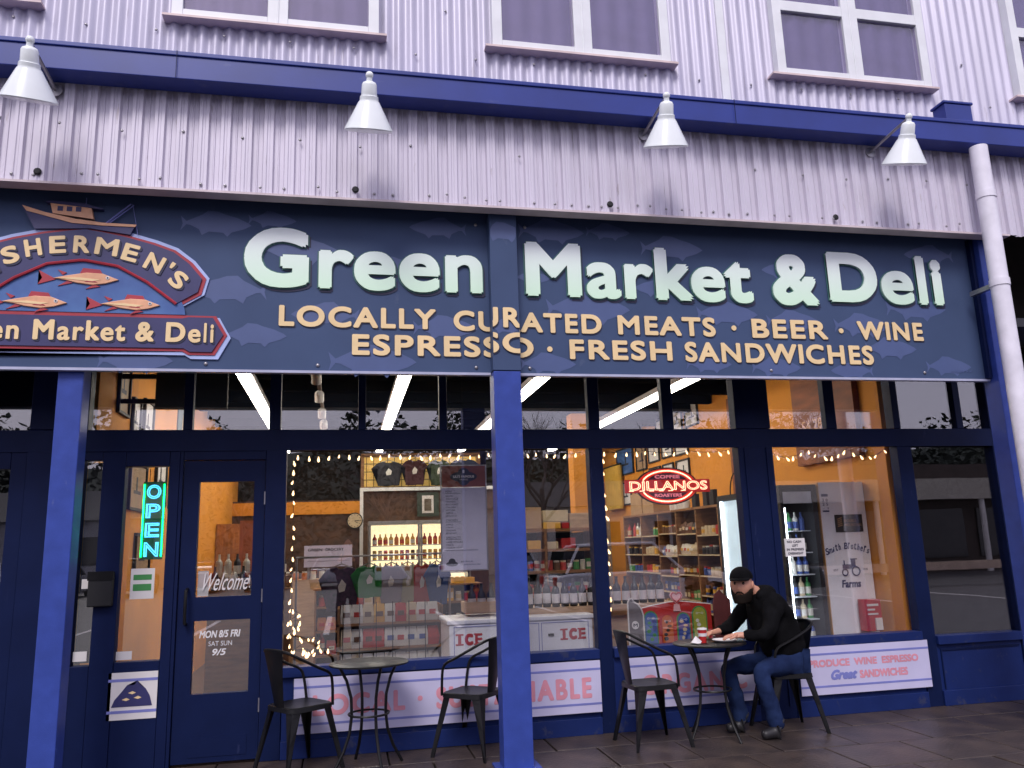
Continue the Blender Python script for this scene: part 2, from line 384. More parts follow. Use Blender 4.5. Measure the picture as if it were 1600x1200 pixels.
T = [(-1.94, -1.255), (-1.185, -.60), (-.51, .108), (.17, .78), (.846, 1.42), (1.48, 2.09), (2.193, 2.782), (2.885, 3.475), (3.815, 4.402), (4.51, 5.10), (5.17, 5.806), (5.878, 6.155)]
for x0, x1 in T: pane(x0, x1, 2.495, 3.05, name='transom_pane')
# left of the door: sidelight, dark narrow pane
fr('jamb', -1.26, -1.235, 0, 2.333, -.05, .05)
fr('sidelight_stile', -1.82, -1.655, 0, 2.333, -.05, .05); fr('sidelight_stile', -1.335, -1.262, 0, 2.333, -.05, .05)
fr('sidelight_rail', -1.653, -1.337, 2.21, 2.333); fr('sidelight_panel', -1.653, -1.337, 0, .762, -.045, .045)
fr('narrow_panel', -1.953, -1.822, 0, .75, -.045, .045); fr('narrow_rail', -1.953, -1.822, 2.26, 2.333)
build(MB().box(-1.95, -1.825, .055, .065, .76, 2.25), 'added_dark_sheet', BLACK, sf)  # black sheet added to make the view through the narrow pane dark
pane(-1.653, -1.337, .762, 2.21); pane(-1.953, -1.822, .75, 2.26)
fr('door_head', -1.233, -.614, 2.255, 2.333)
# far left neighbour front
fr('neighbour_stile', -3.0, -2.86, 0, 2.333); fr('neighbour_stile', -2.46, -2.352, 0, 2.333)
fr('neighbour_panel', -2.858, -2.462, 0, .72); fr('neighbour_rail', -2.858, -2.462, 2.2, 2.333)
pane(-2.858, -2.462, .72, 2.2, g=GLASS); pane(-2.9, -2.35, 2.495, 3.05, name='transom_pane')
fr('front_wall_left', -6, -3.002, 0, 3.3); fr('front_wall_right', 6.602, 9, 0, 3.3, -.05, .05, BLUE)

door = thing('door', 'blue shop door, darkened in colour for shade, with two panes and welcome lettering', 'door', (-.92, 0, 0))
db = MB().box(-1.23, -1.113, -.03, .03, .02, 2.25).box(-.70, -.617, -.03, .03, .02, 2.25).box(-1.113, -.70, -.03, .03, 2.085, 2.25).box(-1.113, -.70, -.03, .03, 1.03, 1.205).box(-1.113, -.70, -.03, .03, .02, .50)
build(db, 'leaf', BLUE_SHADED, door)
pane(-1.113, -.70, 1.205, 2.085, parent=door); pane(-1.113, -.70, .50, 1.03, parent=door)
build(MB().tube([(-1.165, -.03, 1.27), (-1.165, -.09, 1.26), (-1.165, -.10, 1.20), (-1.165, -.10, 1.08), (-1.165, -.09, 1.02), (-1.165, -.03, 1.01)], .012, 8), 'handle', BLACKM, door, smooth=True)
build(MB().box(-1.11, -.70, -.034, -.031, .06, .2), 'kick_plate', BLUE_SHADED, door)
build(text(text(MB(), 'Welcome', -1.06, 1.25, .34, .13, -.006, .001, .0, shear=.6), '!', -.72, 1.26, .008, .1, -.006, .001, .0), 'welcome_lettering', PAPER, door)
hb = MB(); text(hb, 'MON 8/5 FRI', -1.07, .90, .30, .055, -.006, .001, .02, shear=.2); text(hb, 'SAT SUN', -1.00, .84, .17, .035, -.006, .001, .01); text(hb, '9/5', -.97, .77, .10, .05, -.006, .001, .02, shear=.2)
build(hb, 'hours_lettering', PAPER, door)
build(MB().box(-1.10, -1.02, .006, .012, 1.21, 1.40), 'notice_paper', PAPER, door)
for z in (.4, 1.2, 1.95): build(MB().tube([(-.612, -.035, z-.05), (-.612, -.035, z+.05)], .012, 8), 'hinge', STEEL, door)

# ------------------------------------------------------------------ posts, fascia, gutter, upper wall
def post(x0, x1, yf, ztop, label, name='post'):
    t = thing(name, label, 'post', ((x0+x1)/2, yf+.09, -.03))
    build(MB().box(x0, x1, yf, yf+.17, 0, ztop), 'shaft', BLUE, t, bevel=.006)
    build(MB().box(x0-.05, x1+.05, yf-.04, yf+.21, -.033, .012), 'base_plate', BLUE, t)
    return t
pc = post(1.095, 1.305, -.90, 2.815, 'tall square blue steel post in the middle, dividing the sign')
post(-1.955, -1.79, -.76, 3.3, 'square blue steel post standing left of the open sign')
pr = post(5.545, 5.78, -.90, 4.1, 'blue square corner post at the right end of the sign')
fascia = thing('fascia', 'lavender ribbed steel cladding band above the sign with small screws', 'cladding', (2, -1, 4.08))
prof = [(0, 0), (.06, 1), (.20, 1), (.24, .8), (.32, .8), (.36, 1), (.50, 1), (.56, 0), (.72, 0), (.75, .22), (.79, .22), (.82, 0)]
cf = build(corrugated(-3.2, 8.2, 4.085, 4.94, -1.0, .152, .030, prof), 'ribbed_sheet', CORR, fascia, fix=False)
build(MB().box(-3.2, 5.75, -1.05, -.93, 4.066, 4.083), 'drip_edge', mat('pale_edge', (.66, .56, .58), .5), fascia)
build(MB().box(-3.2, 8.2, -.99, -.80, 4.12, 4.955), 'backing', DARKWALL, fascia)
scr = MB().ball((0, 0, 0), .011, 8, (1, .7, 1)); s0 = None
for i in range(58):
    x = -2.4+i*.152*.9+(rnd.random() < .3)*.03; z = 4.13+rnd.choice([0, 0, .012, .03])
    if i % 3 == 0 and rnd.random() < .5: z = 4.50+rnd.random()*.05
    if s0 is None: s0 = build(scr, 'screw', STEEL, fascia, smooth=True, local=True); s0.location = Vector((x, -1.035, z))-OFF[fascia.name]
    else: piece(s0, fascia, (x, -1.035, z))
for x in (-2.1, .06, 2.05, 4.05):
    build(MB().lathe([(.001, 0), (.026, 0), (.026, .006), (.016, .012), (.001, .012)], (x, -1.034, 4.155), 12, M=Matrix.Rotation(R(90), 3, 'X').to_4x4()), 'cable_hole', BLACK, fascia)

gut = thing('gutter', 'long dark blue box gutter running above the ribbed cladding', 'gutter', (2, -1.2, 4.78))
build(MB().box(-3.6, 8.6, -1.22, -1.035, 4.84, 5.045).box(-3.6, 8.6, -1.232, -1.2202, 5.015, 5.05), 'trough', GUT, gut, bevel=.006)
build(MB().box(5.13, 5.40, -1.21, -1.06, 5.052, 5.21).box(5.115, 5.415, -1.22, -1.05, 5.212, 5.235), 'end_box', GUT, gut, bevel=.005)
for x in (-1.2, 3.1, 6.9): build(MB().box(x, x+.004, -1.2365, -1.233, 4.838, 5.052), 'joint_seam', BLUE_SHADED, gut)

dp = thing('downpipe', 'round pale rain downpipe in front of the corner post', 'downpipe', (5.4, -1.22, 0))
build(MB().tube([(5.395, -1.22, 4.80), (5.395, -1.22, 3.55), (5.40, -1.22, 0)], .073, 20), 'pipe', mat('pipe_pale', (.80, .78, .86), .4), dp, smooth=True)
for z in (3.56, 4.35, 1.6): build(MB().lathe([(.0735, -.03), (.080, -.03), (.080, .03), (.0735, .03)], (5.396, -1.22, z), 20), 'collar', MATS['pipe_pale'], dp, smooth=True)
build(MB().box(5.38, 5.42, -1.15, -.9, 3.54, 3.58), 'bracket', STEEL, dp)

upper = thing('upper_wall', 'pale corrugated steel wall of the upper storey', 'wall', (2, -.7, 5))
sine = [(i/8, .5+.5*math.cos(2*math.pi*i/8)) for i in range(8)]
build(corrugated(-5, 11, 4.96, 8.5, -.98, .098, .028, sine), 'ribbed_sheet', CORR_UP, upper, smooth=True, fix=False)
build(MB().box(-5, 11, -.97, -.8, 4.9, 8.5), 'backing', DARKWALL, upper)
fl = MB()
for i in range(76): fl.box(-3.4+i*.147, -3.4+i*.147+.10, -1.03, -1.0, 5.052, 5.07+.004*(i % 2))
build(fl, 'base_flashing', mat('flashing', (.55, .48, .56), .5), upper)
build(MB().box(3.12, 3.19, -1.03, -1.01, 5.05, 8.5), 'cover_strip', WHITE, upper)
for i in range(40):
    x = -2.6+i*.24; z = 5.34 if i % 2 else 5.75
    if any(a-.1 < x < b+.1 for a, b in ((-2.9, -2.0), (-1.4, .3), (1.1, 2.8), (3.6, 5.3), (6, 7))) and z > 5.35: continue
    piece(s0, upper, (x, -1.012, z+.01*rnd.random()))
UPD = mat('upper_room_dark', (.11, .105, .18), .6, var=.15)
def upwin(xc, label, rail=None):
    t = thing('upper_window', label, 'window', (xc, -1, 5.42), 'upper storey windows')
    hw = .71
    f = MB(); z0 = 5.45; z1 = 7.0
    for a, b in ((-hw-.05, -hw+.03), (-.075, .075), (hw-.03, hw+.05)): f.box(xc+a, xc+b, -1.075, -.98, z0, z1)
    f.box(xc-hw+.03, xc-.075, -1.073, -.98, z0, z0+.055).box(xc+.075, xc+hw-.03, -1.073, -.98, z0, z0+.055)
    f.box(xc-hw+.03, xc-.075, -1.073, -.98, z1-.05, z1).box(xc+.075, xc+hw-.03, -1.073, -.98, z1-.05, z1)
    f.box(xc-.008, xc+.008, -1.082, -1.0745, z0, z1)
    if rail: f.box(xc-hw+.03, xc-.075, -1.072, -.98, rail-.05, rail+.05).box(xc+.075, xc+hw-.03, -1.072, -.98, rail-.05, rail+.05)
    build(f, 'frame', WHITE, t, bevel=.006)
    for a, b in ((-hw+.03, -.075), (.075, hw-.03)):
        build(MB().box(xc+a, xc+b, -1.045, -1.040, z0+.055, z1-.05), 'pane', GLASS_UP, t)
        build(corrugated(xc+a, xc+b, z0+.055, z1-.05, -1.012, .17, .02, sine), 'curtain', UPD, t, smooth=True, fix=False)
    build(MB().box(xc-hw-.11, xc+hw+.11, -1.088, -.97, 5.43, 5.448), 'sill', mat('pale_sill', (.72, .58, .56), .5), t)
    return t
upwin(-2.98, 'upper window at the left edge of the photo, only its sill corner in view')
upwin(-.53, 'upper window above and between the first two lamps')
upwin(1.89, 'upper window above the gap between the words on the sign, left of the third lamp')
upwin(4.40, 'upper window with a crossbar making four panes, left of the small blue box', rail=6.12)
upwin(6.86, 'upper window cut by the right edge of the photo', rail=6.12)

# ------------------------------------------------------------------ the sign
YS = -.80
sign = thing('shop_sign', 'long blue fish market sign with mint and cream lettering and boat emblem', 'sign', (1.5, YS, 2.82))
build(MB().box(-3.2, 1.19, YS, YS+.03, 2.822, 4.13), 'panel', SIGN, sign)
build(MB().box(1.194, 5.54, YS, YS+.03, 2.822, 4.13), 'panel', SIGN, sign)
build(MB().box(-3.2, 1.09, YS-.012, YS+.04, 2.80, 2.819).box(1.31, 5.54, YS-.012, YS+.04, 2.80, 2.819), 'bottom_trim', mat('trim_alu', (.45, .47, .62), .35), sign)
build(MB().box(5.50, 5.53, YS-.05, YS-.002, 2.822, 4.1), 'end_trim', BLUE_SHADED, sign)
fish2d = [(-.5, .10), (-.42, .02), (-.36, .05), (-.2, .13), (-.12, .20), (.02, .19), (.12, .15), (.3, .10), (.45, .03), (.5, -.01), (.4, -.07), (.22, -.13), (.16, -.2), (.1, -.14), (-.1, -.13), (-.2, -.19), (-.24, -.10), (-.36, -.04), (-.42, -.03), (-.5, -.13), (-.47, -.02)]
spots = [(-.95, 3.93, .5, 1), (-.85, 3.42, .55, -1), (-.65, 3.08, .45, 1), (-1.45, 2.88, .5, 1), (-.35, 3.75, .6, 1), (-.15, 3.25, .5, -1), (.2, 2.9, .65, 1), (.35, 3.65, .4, 1), (.75, 3.17, .5, 1), (.7, 3.98, .45, -1), (-.55, 3.98, .35, 1),
         (1.62, 4.0, .55, 1), (2.1, 4.02, .38, 1), (2.65, 3.9, .55, 1), (3.1, 3.35, .55, 1), (3.65, 3.75, .4, -1), (1.9, 3.36, .7, 1), (1.55, 2.9, .45, 1), (3.7, 3.3, .5, 1), (4.35, 3.28, .55, 1), (4.9, 3.45, .6, 1), (5.1, 3.95, .5, -1), (2.9, 2.92, .4, 1), (3.5, 2.9, .45, 1), (4.6, 3.08, .5, 1), (5.15, 2.93, .45, 1), (4.2, 2.88, .4, -1), (2.5, 3.55, .4, -1), (1.45, 3.6, .3, 1)]
for i, (x, z, s, d) in enumerate(spots):
    build(MB().ngon([(x+a*s*d, z+b*s) for a, b in (fish2d if d > 0 else fish2d[::-1])], YS-.0012-.0003*(i % 5)), 'fish_print', SIGNF, sign, fix=False)
# big mint words with a dark green outline and drop shadow: every letter a part
def raw(ch, bold):
    text(MB(), ch, 0, 0, 1, 1, 0, 0, bold); vs = _t[(ch, 0, 0, 0)][0]
    return min(v.x for v in vs), max(v.x for v in vs), min(v.y for v in vs), max(v.y for v in vs)
def letters(s_, x, z, w, h, bold):
    A = raw(s_, bold); sx = w/(A[1]-A[0]); sz = h/(A[3]-A[2]); out = []
    for i_, ch in enumerate(s_):
        if ch == ' ': continue
        c = raw(ch, bold); right = raw(s_[:i_+1], bold)[1]
        ex = .045*h if ch == 'I' else 0
        out.append((ch, x+(right-(c[1]-c[0])-A[0])*sx-ex, z+(c[2]-A[2])*sz, (c[1]-c[0])*sx+2*ex, (c[3]-c[2])*sz))
    return out
def bigword(s, x, z, w, h):
    for ch, lx, lz, lw_, lh in letters(s, x, z, w, h, .03):
        lx -= .014; lw_ += .028
        a = MB(); text(a, ch, lx-.008+.014, lz-.026, lw_+.016, lh+.018, YS-.0035, .001, .03, mi=2)
        text(a, ch, lx-.011, lz-.010, lw_+.022, lh+.020, YS-.006, .002, .043, mi=1); text(a, ch, lx, lz, lw_, lh, YS-.010, .014, .033)
        build(a, 'letter', [MINT, MINT_EDGE, DARKL], sign)
bigword('Green', -.73, 3.44, 1.76, .475)
bigword('Market', 1.40, 3.435, 1.93, .46)
bigword('&', 3.54, 3.43, .40, .46)
bigword('Deli', 4.07, 3.47, 1.10, .46)
def creamword(s, x, z, w, h, clip=None, y=YS, par=None):
    for ch, lx, lz, lw_, lh in letters(s, x, z, w, h, .028):
        if clip and (lx+lw_ < clip[0] or lx > clip[1]): continue
        a = MB(); text(a, ch, lx+.008, lz-.010, lw_, lh, y-.0025, .0008, .028, clip=clip, mi=1); text(a, ch, lx, lz, lw_, lh, y-.004, .006, .028, clip=clip)
        if a.v: build(a, 'letter', [CREAM, DARKL], par or sign)
PX = (1.096, 1.304)
cover = build(MB().box(1.092, 1.308, -.905, -.74, 2.819, 4.09), 'painted_cover', SIGN, sign, bevel=.004)
creamword('LOCALLY', -.485, 3.15, 1.16, .165)
creamword('CURATED', .81, 3.145, 1.19, .165, clip=(.7, 1.19)); creamword('CURATED', .81, 3.145, 1.19, .165, clip=(1.194, 2.2))
creamword('CURATED', .79, 3.15, 1.19, .165, clip=PX, y=-.907)
creamword('MEATS', 2.135, 3.145, .845, .165); creamword('BEER', 3.305, 3.145, .70, .165); creamword('WINE', 4.29, 3.15, .64, .165)
creamword('ESPRESSO', .045, 2.94, 1.39, .165, clip=(0, 1.19)); creamword('ESPRESSO', .045, 2.94, 1.39, .165, clip=(1.194, 2.2))
creamword('ESPRESSO', .02, 2.95, 1.39, .165, clip=PX, y=-.907)
creamword('FRESH', 1.725, 2.935, .86, .165); creamword('SANDWICHES', 2.695, 2.93, 1.72, .17)
for x, z in ((3.145, 3.225), (4.135, 3.225), (1.565, 3.015)):
    build(MB().prism(ell(x, z, .022, .022, 16), YS-.01, YS-.002), 'dot', CREAM, sign)
for x, z, s in ((1.2, 3.93, .42), (1.2, 3.16, .3)):
    pts = [(max(1.098, min(1.302, x+a*s)), z+b*s) for a, b in fish2d]
    build(MB().ngon(pts, -.9065), 'fish_print', SIGNF, sign, fix=False)
for x, z in ((.98, 2.86), (1.40, 2.86), (3.45, 2.87), (-.98, 2.86), (1.0, 4.02), (1.40, 4.02), (-.2, 2.86), (4.9, 2.87)):
    build(MB().ball((x, YS-.004, z), .014, 10, (1, .6, 1)), 'bolt', STEEL, sign, smooth=True)
sg = MB(); text(sg, 'signs', 5.16, 2.87, .22, .03, YS-.003, .0005, .0, shear=.4); build(sg, 'maker_mark', SIGNF, sign)

# emblem
EC = -1.83                                   # centre line of the emblem
em = thing('emblem', 'red and navy boat and fish emblem mounted at the left of the sign', 'sign', (EC, YS-.02, 2.92))
def mir(pts): return pts+[(2*EC-x, z) for x, z in reversed(pts)]
Y1 = YS-.012
arch_o = mir([(EC, 3.845), (-1.70, 3.828), (-1.55, 3.80), (-1.36, 3.75), (-1.22, 3.70), (-1.10, 3.61), (-1.00, 3.49), (-1.03, 3.37), (-1.19, 3.27), (-1.40, 3.22), (-1.13, 3.21), (-.92, 3.21), (-.84, 3.07), (-.92, 2.92), (-1.10, 2.92), (-1.14, 2.945), (EC, 2.945)])
arch_o = [p for i, p in enumerate(arch_o) if i == 0 or p != arch_o[i-1]]
def grow(pts, d, c=(EC, 3.38)): return [(c[0]+(x-c[0])*(1+d/1.1), c[1]+(z-c[1])*(1+d/.45)) for x, z in pts]
def cap(mb, poly, y0, y1):                   # filled polygon with thickness (concave safe)
    bm = bmesh.new(); vs = [bm.verts.new((x, y0, z)) for x, z in poly]; f = bm.faces.new(vs); bmesh.ops.triangulate(bm, faces=[f])
    bm.verts.index_update(); front = [tuple(v.index for v in f.verts) for f in bm.faces]; bm.free()
    n = len(poly); mb.add([(x, y0, z) for x, z in poly]+[(x, y1, z) for x, z in poly], front+[(k, n+k, n+(k+1) % n, (k+1) % n) for k in range(n)]); return mb
build(cap(MB(), grow(arch_o, .028), Y1-.001, YS-.001), 'halo', EMB_GLOW, em)
build(cap(MB(), arch_o, Y1-.008, YS-.002), 'plaque', EMB_RED, em)
# lower bar
bar = mir([(EC, 3.185), (-1.15, 3.185), (-1.11, 3.195), (-.94, 3.195), (-.865, 3.07), (-.94, 2.94), (-1.09, 2.94), (-1.13, 2.965), (EC, 2.965)])
bar = [p for i, p in enumerate(bar) if i == 0 or p != bar[i-1]]
build(cap(MB(), bar, Y1-.018, Y1-.009), 'bar', EMB_NAVY, em)
# arch band
def arc_pts(r0, n, a0, a1, rx, rz, cz): return [(EC+rx*math.sin(R(a0+(a1-a0)*k/n)), cz+rz*math.cos(R(a0+(a1-a0)*k/n))) for k in range(n+1)]
inner = arc_pts(0, 24, 50, -50, .92, .42, 3.17)
band = mir([(EC+.001, 3.828), (-1.72, 3.812), (-1.56, 3.782), (-1.37, 3.732), (-1.23, 3.682), (-1.12, 3.597), (-1.028, 3.487), (-1.053, 3.385), (-1.19, 3.297), (-1.40, 3.455), (-1.60, 3.565), (EC+.001, 3.60)])
build(cap(MB(), band, Y1-.020, Y1-.009), 'band', EMB_NAVY, em)
pool = arc_pts(0, 24, -88, 88, .70, .385, 3.20)
build(cap(MB(), pool, Y1-.013, Y1-.009), 'pool', EMB_BLUE, em)
rim = MB().tube([(x, Y1-.021, z) for x, z in mir([(-1.195, 3.29), (-1.40, 3.448), (-1.60, 3.558), (EC+.02, 3.592)])], .011, 6)
build(rim, 'rim', EMB_RED, em, smooth=True)
s = "FISHERMEN'S"
spots_ = [(-2.475, 3.47, -38), (-2.395, 3.545, -27), (-2.298, 3.612, -19), (-2.157, 3.672, -12), (-2.001, 3.701, -6), (-1.845, 3.710, 0), (-1.678, 3.700, 6), (-1.518, 3.662, 14), (-1.354, 3.592, 24), (-1.232, 3.578, 32), (-1.187, 3.47, 40)]
for ch, (x, z, a) in zip(s, spots_):
    wid = {'I': .035, "'": .03, 'M': .155, 'N': .125}.get(ch, .108)
    ht = .13 if ch != "'" else .05
    Mx = Matrix.Translation((x, 0, z))@Matrix.Rotation(R(a), 4, 'Y')
    lt = MB()
    for mi_, dy, dd in ((1, 0, .012), (0, -.003, 0)):
        text(lt, ch, -wid/2, -ht/2, wid, ht, Y1-.021+dy, .004, .028, mi=mi_, M=Matrix.Translation((dd, 0, -dd))@Mx)
    build(lt, 'letter', [CREAM, DARKL], em)
for ch, lx, lz, lw_, lh in letters('Green Market & Deli', -2.72, 3.005, 1.79, .15, .028):
    a = MB(); text(a, ch, lx+.01, lz-.012, lw_, lh, Y1-.019, .002, .028, mi=1); text(a, ch, lx, lz, lw_, lh, Y1-.022, .004, .028); build(a, 'letter', [CREAM, DARKL], em)
# three fish
def efish(cx, cz, s):
    y = Y1-.014
    body = [(-.5, .0), (-.3, .05), (0, .11), (.25, .10), (.5, .0), (.3, -.07), (.1, -.10), (-.15, -.07), (-.3, -.03)]
    p = lambda L: [(cx+x*s, cz+z*s) for x, z in L]
    b = build(cap(MB(), p(body), y-.012, y), 'fish', EMB_SKIN, em, bevel=.004)
    for L in ([(-.48, .0), (-.72, .13), (-.66, 0), (-.72, -.11), (-.46, -.02)], [(-.1, .10), (-.06, .19), (.2, .17), (.24, .10)], [(-.36, .06), (-.44, .15), (-.3, .1)], [(-.28, -.04), (-.42, -.13), (-.2, -.07)], [(.12, -.09), (.0, -.17), (.22, -.12)], [(.08, .0), (.18, -.06), (-.02, -.05)]):
        build(cap(MB(), p(L), y-.014 if L[0][0] == .08 else y-.006, y), 'fin', EMB_RED, b, fix=False)
    build(MB().prism(ell(cx+.33*s, cz+.025*s, .03*s, .03*s, 12), y-.016, y-.013), 'eye', PAPER, b)
    build(MB().prism(ell(cx+.33*s, cz+.025*s, .014*s, .014*s, 10), y-.018, y-.0165), 'pupil', INK, b)
    build(cap(MB(), p([(-.44, 0), (-.1, .02), (.22, -.01), (.1, -.04), (-.15, -.02)]), y-.0145, y-.0125), 'belly_stripe', CREAM, b)
efish(-1.80, 3.455, .43); efish(-2.12, 3.275, .42); efish(-1.50, 3.275, .40)
# boat
yb = Y1-.004
bt = build(cap(MB(), [(-2.25, 3.98), (-2.10, 3.94), (-1.9, 3.895), (-1.72, 3.875), (-1.50, 3.872), (-1.53, 3.80), (-1.8, 3.835), (-2.16, 3.815)], yb-.02, YS-.001), 'boat_hull', EMB_NAVY, em)
build(cap(MB(), [(-2.25, 3.985), (-2.10, 3.94), (-1.9, 3.90), (-1.72, 3.88), (-1.49, 3.876), (-1.50, 3.858), (-1.72, 3.858), (-1.92, 3.868), (-2.22, 3.945)], yb-.026, yb-.021), 'gunwale', EMB_SKIN, bt)
build(cap(MB(), [(-2.05, 3.935), (-2.07, 4.01), (-1.80, 3.99), (-1.78, 3.905)], yb-.024, YS-.001), 'cabin', EMB_SKIN, bt)
build(cap(MB(), [(-2.10, 4.015), (-2.08, 4.03), (-1.85, 4.02), (-1.72, 3.985), (-1.73, 3.98), (-2.0, 4.005)], yb-.028, YS-.001), 'roof', EMB_NAVY, bt)
for x in (-2.02, -1.96, -1.90): build(MB().box(x, x+.035, yb-.027, yb-.0245, 3.955, 3.99), 'porthole', EMB_NAVY, bt)
for P_, w_ in (([(-1.70, yb-.01, 3.88), (-1.54, yb-.01, 4.04)], .006), ([(-1.68, yb-.01, 3.88), (-1.52, yb-.01, 4.03)], .004), ([(-1.53, yb-.01, 4.04), (-1.48, yb-.01, 3.80)], .002), ([(-1.84, yb-.01, 4.0), (-1.84, yb-.01, 4.07)], .003)):
    build(MB().tube(P_, w_, 5), 'rigging', BSTRIPE, bt)

# ------------------------------------------------------------------ gooseneck lamps on the fascia
def lamp(xc, label, first=None, tw=0):
    if first is None:
        t = thing('sign_lamp', label, 'lamp', (xc, -1.55, 4.4), 'lamps above the sign')
        y = -1.55
        TL = Matrix.Translation((xc, y, 4.775))@Matrix.Rotation(R(24), 4, 'X')@Matrix.Translation((-xc, -y, -4.775))
        def tilt(mb): mb.v = [tuple(TL@Vector(v)) for v in mb.v]; return mb
        build(tilt(MB().lathe([(.168, 4.405), (.172, 4.412), (.075, 4.60), (.066, 4.612), (.066, 4.62), (.063, 4.62), (.072, 4.598), (.160, 4.41)], (xc, y, 0), 28)), 'shade', LAMPW, t, smooth=True)
        build(tilt(MB().lathe([(.066, 4.615), (.064, 4.64), (.056, 4.645), (.052, 4.72), (.044, 4.735), (.022, 4.745), (.018, 4.775), (.001, 4.775)], (xc, y, 0), 20)), 'neck', LAMPW, t, smooth=True)
        build(MB().ball((xc, y, 4.785), .028, 12), 'knob', LAMPW, t, smooth=True)
        build(MB().tube([(xc, y+.01, 4.775), (xc, y+.18, 4.765), (xc, -1.03, 4.735)], .012, 8), 'arm', STEEL, t, smooth=True)
        build(MB().lathe([(.001, 0), (.045, 0), (.045, .01), (.001, .012)], (xc, -1.032, 4.735), 14, M=Matrix.Rotation(R(90), 3, 'X').to_4x4()), 'wall_plate', STEEL, t)
        build(tilt(MB().ball((xc, y, 4.50), .04, 10, (1, 1, 1.3))), 'bulb', mat('unlit_bulb', (.7, .7, .68), .3), t, smooth=True)
        return t
    t = copy_tree(first); t.location = (xc, -1.55, 4.445); t.rotation_euler = (0, R(tw), 0); t['label'] = label; return t
L0 = lamp(.145, 'white cone lamp above the word Green, second lamp from the left')
lamp(-2.06, 'white cone lamp above the boat emblem at the left edge', L0, 5)
lamp(2.40, 'white cone lamp above the word Market, right of the middle post', L0, -5)
lamp(4.48, 'white cone lamp nearest the pale downpipe', L0, -3)

# ------------------------------------------------------------------ banners under the windows
def banner(x0, x1, label, words, z0=.175, z1=.575):
    t = thing('banner', label, 'banner', ((x0+x1)/2, -.06, z0))
    build(MB().box(x0, x1, -.082, -.076, z0, z1), 'sheet', BANNER, t)
    for zz in (z1-.075, z0+.058): build(MB().box(x0, x1, -.0835, -.0822, zz, zz+.017), 'stripe', BSTRIPE, t)
    for s, x, z, w, h, sh, mt in words:
        if h > .1 and not sh:
            for ch, lx, lz, lw_, lh in letters(s, x, z, w, h, .03):
                a = MB(); text(a, ch, lx, lz, lw_, lh, -.0825, .001, .03); build(a, 'letter', mt, t)
        else: a = MB(); text(a, s, x, z, w, h, -.0825, .001, .04, shear=sh); build(a, 'lettering', mt, t)
banner(-.36, 2.07, 'white striped vinyl banner with pink words LOCAL and SUSTAINABLE', [('LOCAL', -.22, .295, .70, .155, 0, PINK), ('SUSTAINABLE', .72, .285, 1.27, .165, 0, PINK), ('.', .575, .355, .04, .04, 0, PINK)])
banner(2.29, 3.45, 'striped vinyl banner with pink word ORGANIC behind the seated man', [('ORGANIC', 2.42, .275, .94, .16, 0, PINK)])
banner(3.86, 5.14, 'striped vinyl banner with two lines of pink words under the rightmost lit window', [('PRODUCE  WINE  ESPRESSO', 3.95, .40, 1.08, .065, 0, PINK), ('Great', 4.15, .29, .26, .085, .4, BSTRIPE), ('SANDWICHES', 4.43, .29, .48, .07, 0, PINK)])

# ------------------------------------------------------------------ notices and stickers on the glass and panels
def notice(x0, x1, z0, z1, y, label, mt=PAPER, marks=(), cat='notice', name='notice', parts=None):
    t = thing(name, label, cat, ((x0+x1)/2, y, z0)); build(MB().box(x0, x1, y-.003, y, z0, z1), 'sheet', mt, t)
    for (s, fx, fz, fw, fh, mm) in marks:
        a = MB(); W = x1-x0; H = z1-z0; text(a, s, x0+fx*W, z0+fz*H, fw*W, fh*H, y-.0035, .0006, .03); build(a, 'lettering', mm, t)
    return t
n1 = notice(-1.58, -1.41, 1.21, 1.435, -.006, 'small white and green notice below the open sign')
build(MB().box(-1.56, -1.43, -.0105, -.0095, 1.35, 1.39).box(-1.56, -1.43, -.0105, -.0095, 1.27, 1.32), 'green_bar', PROD[2], n1)
n2 = notice(-1.68, -1.34, .36, .69, -.047, 'white poster with dark arched boat drawing on the panel beside the door', PAPER, cat='poster', name='poster')
for zz in (.405, .625): build(MB().box(-1.68, -1.34, -.0515, -.0505, zz, zz+.02), 'stripe', BSTRIPE, n2)
build(cap(MB(), [(-1.65, .45), (-1.63, .50), (-1.58, .56), (-1.55, .60), (-1.50, .60), (-1.48, .63), (-1.46, .60), (-1.42, .57), (-1.39, .52), (-1.37, .45)], -.0525, -.0505), 'drawing', EMB_NAVY, n2)
for x, z in ((-1.55, .50), (-1.47, .51), (-1.51, .545)): build(cap(MB(), [(x-.03, z), (x, z+.012), (x+.025, z), (x, z-.01)], -.054, -.053), 'fish_mark', CREAM, n2)
notice(-1.92, -1.83, 1.30, 1.37, -.006, 'tiny white sticker high on the narrow dark pane', cat='sticker', name='sticker')
notice(-1.945, -1.85, .78, .85, -.006, 'tiny white sticker low on the narrow dark pane', cat='sticker', name='sticker')
notice(-1.65, -1.54, .775, .835, -.006, 'tiny white sticker at the foot of the sidelight glass', cat='sticker', name='sticker')
mbx = thing('mailbox', 'black box fixed beside the sidelight left of the open sign', 'mailbox', (-1.77, -.1, 1.2))
build(MB().box(-1.85, -1.68, -.11, -.052, 1.17, 1.42), 'box', BLACK, mbx, bevel=.008); build(MB().box(-1.855, -1.675, -.116, -.1105, 1.36, 1.425), 'flap', BLACKM, mbx)
notice(3.875, 4.075, 1.345, 1.505, -.006, 'white paper saying no cash left in premises overnight', PAPER, [('NO CASH', .12, .74, .7, .14, INK), ('LEFT', .35, .53, .3, .14, INK), ('IN PREMISES', .08, .32, .84, .14, INK), ('OVERNIGHT', .12, .1, .76, .14, INK)])

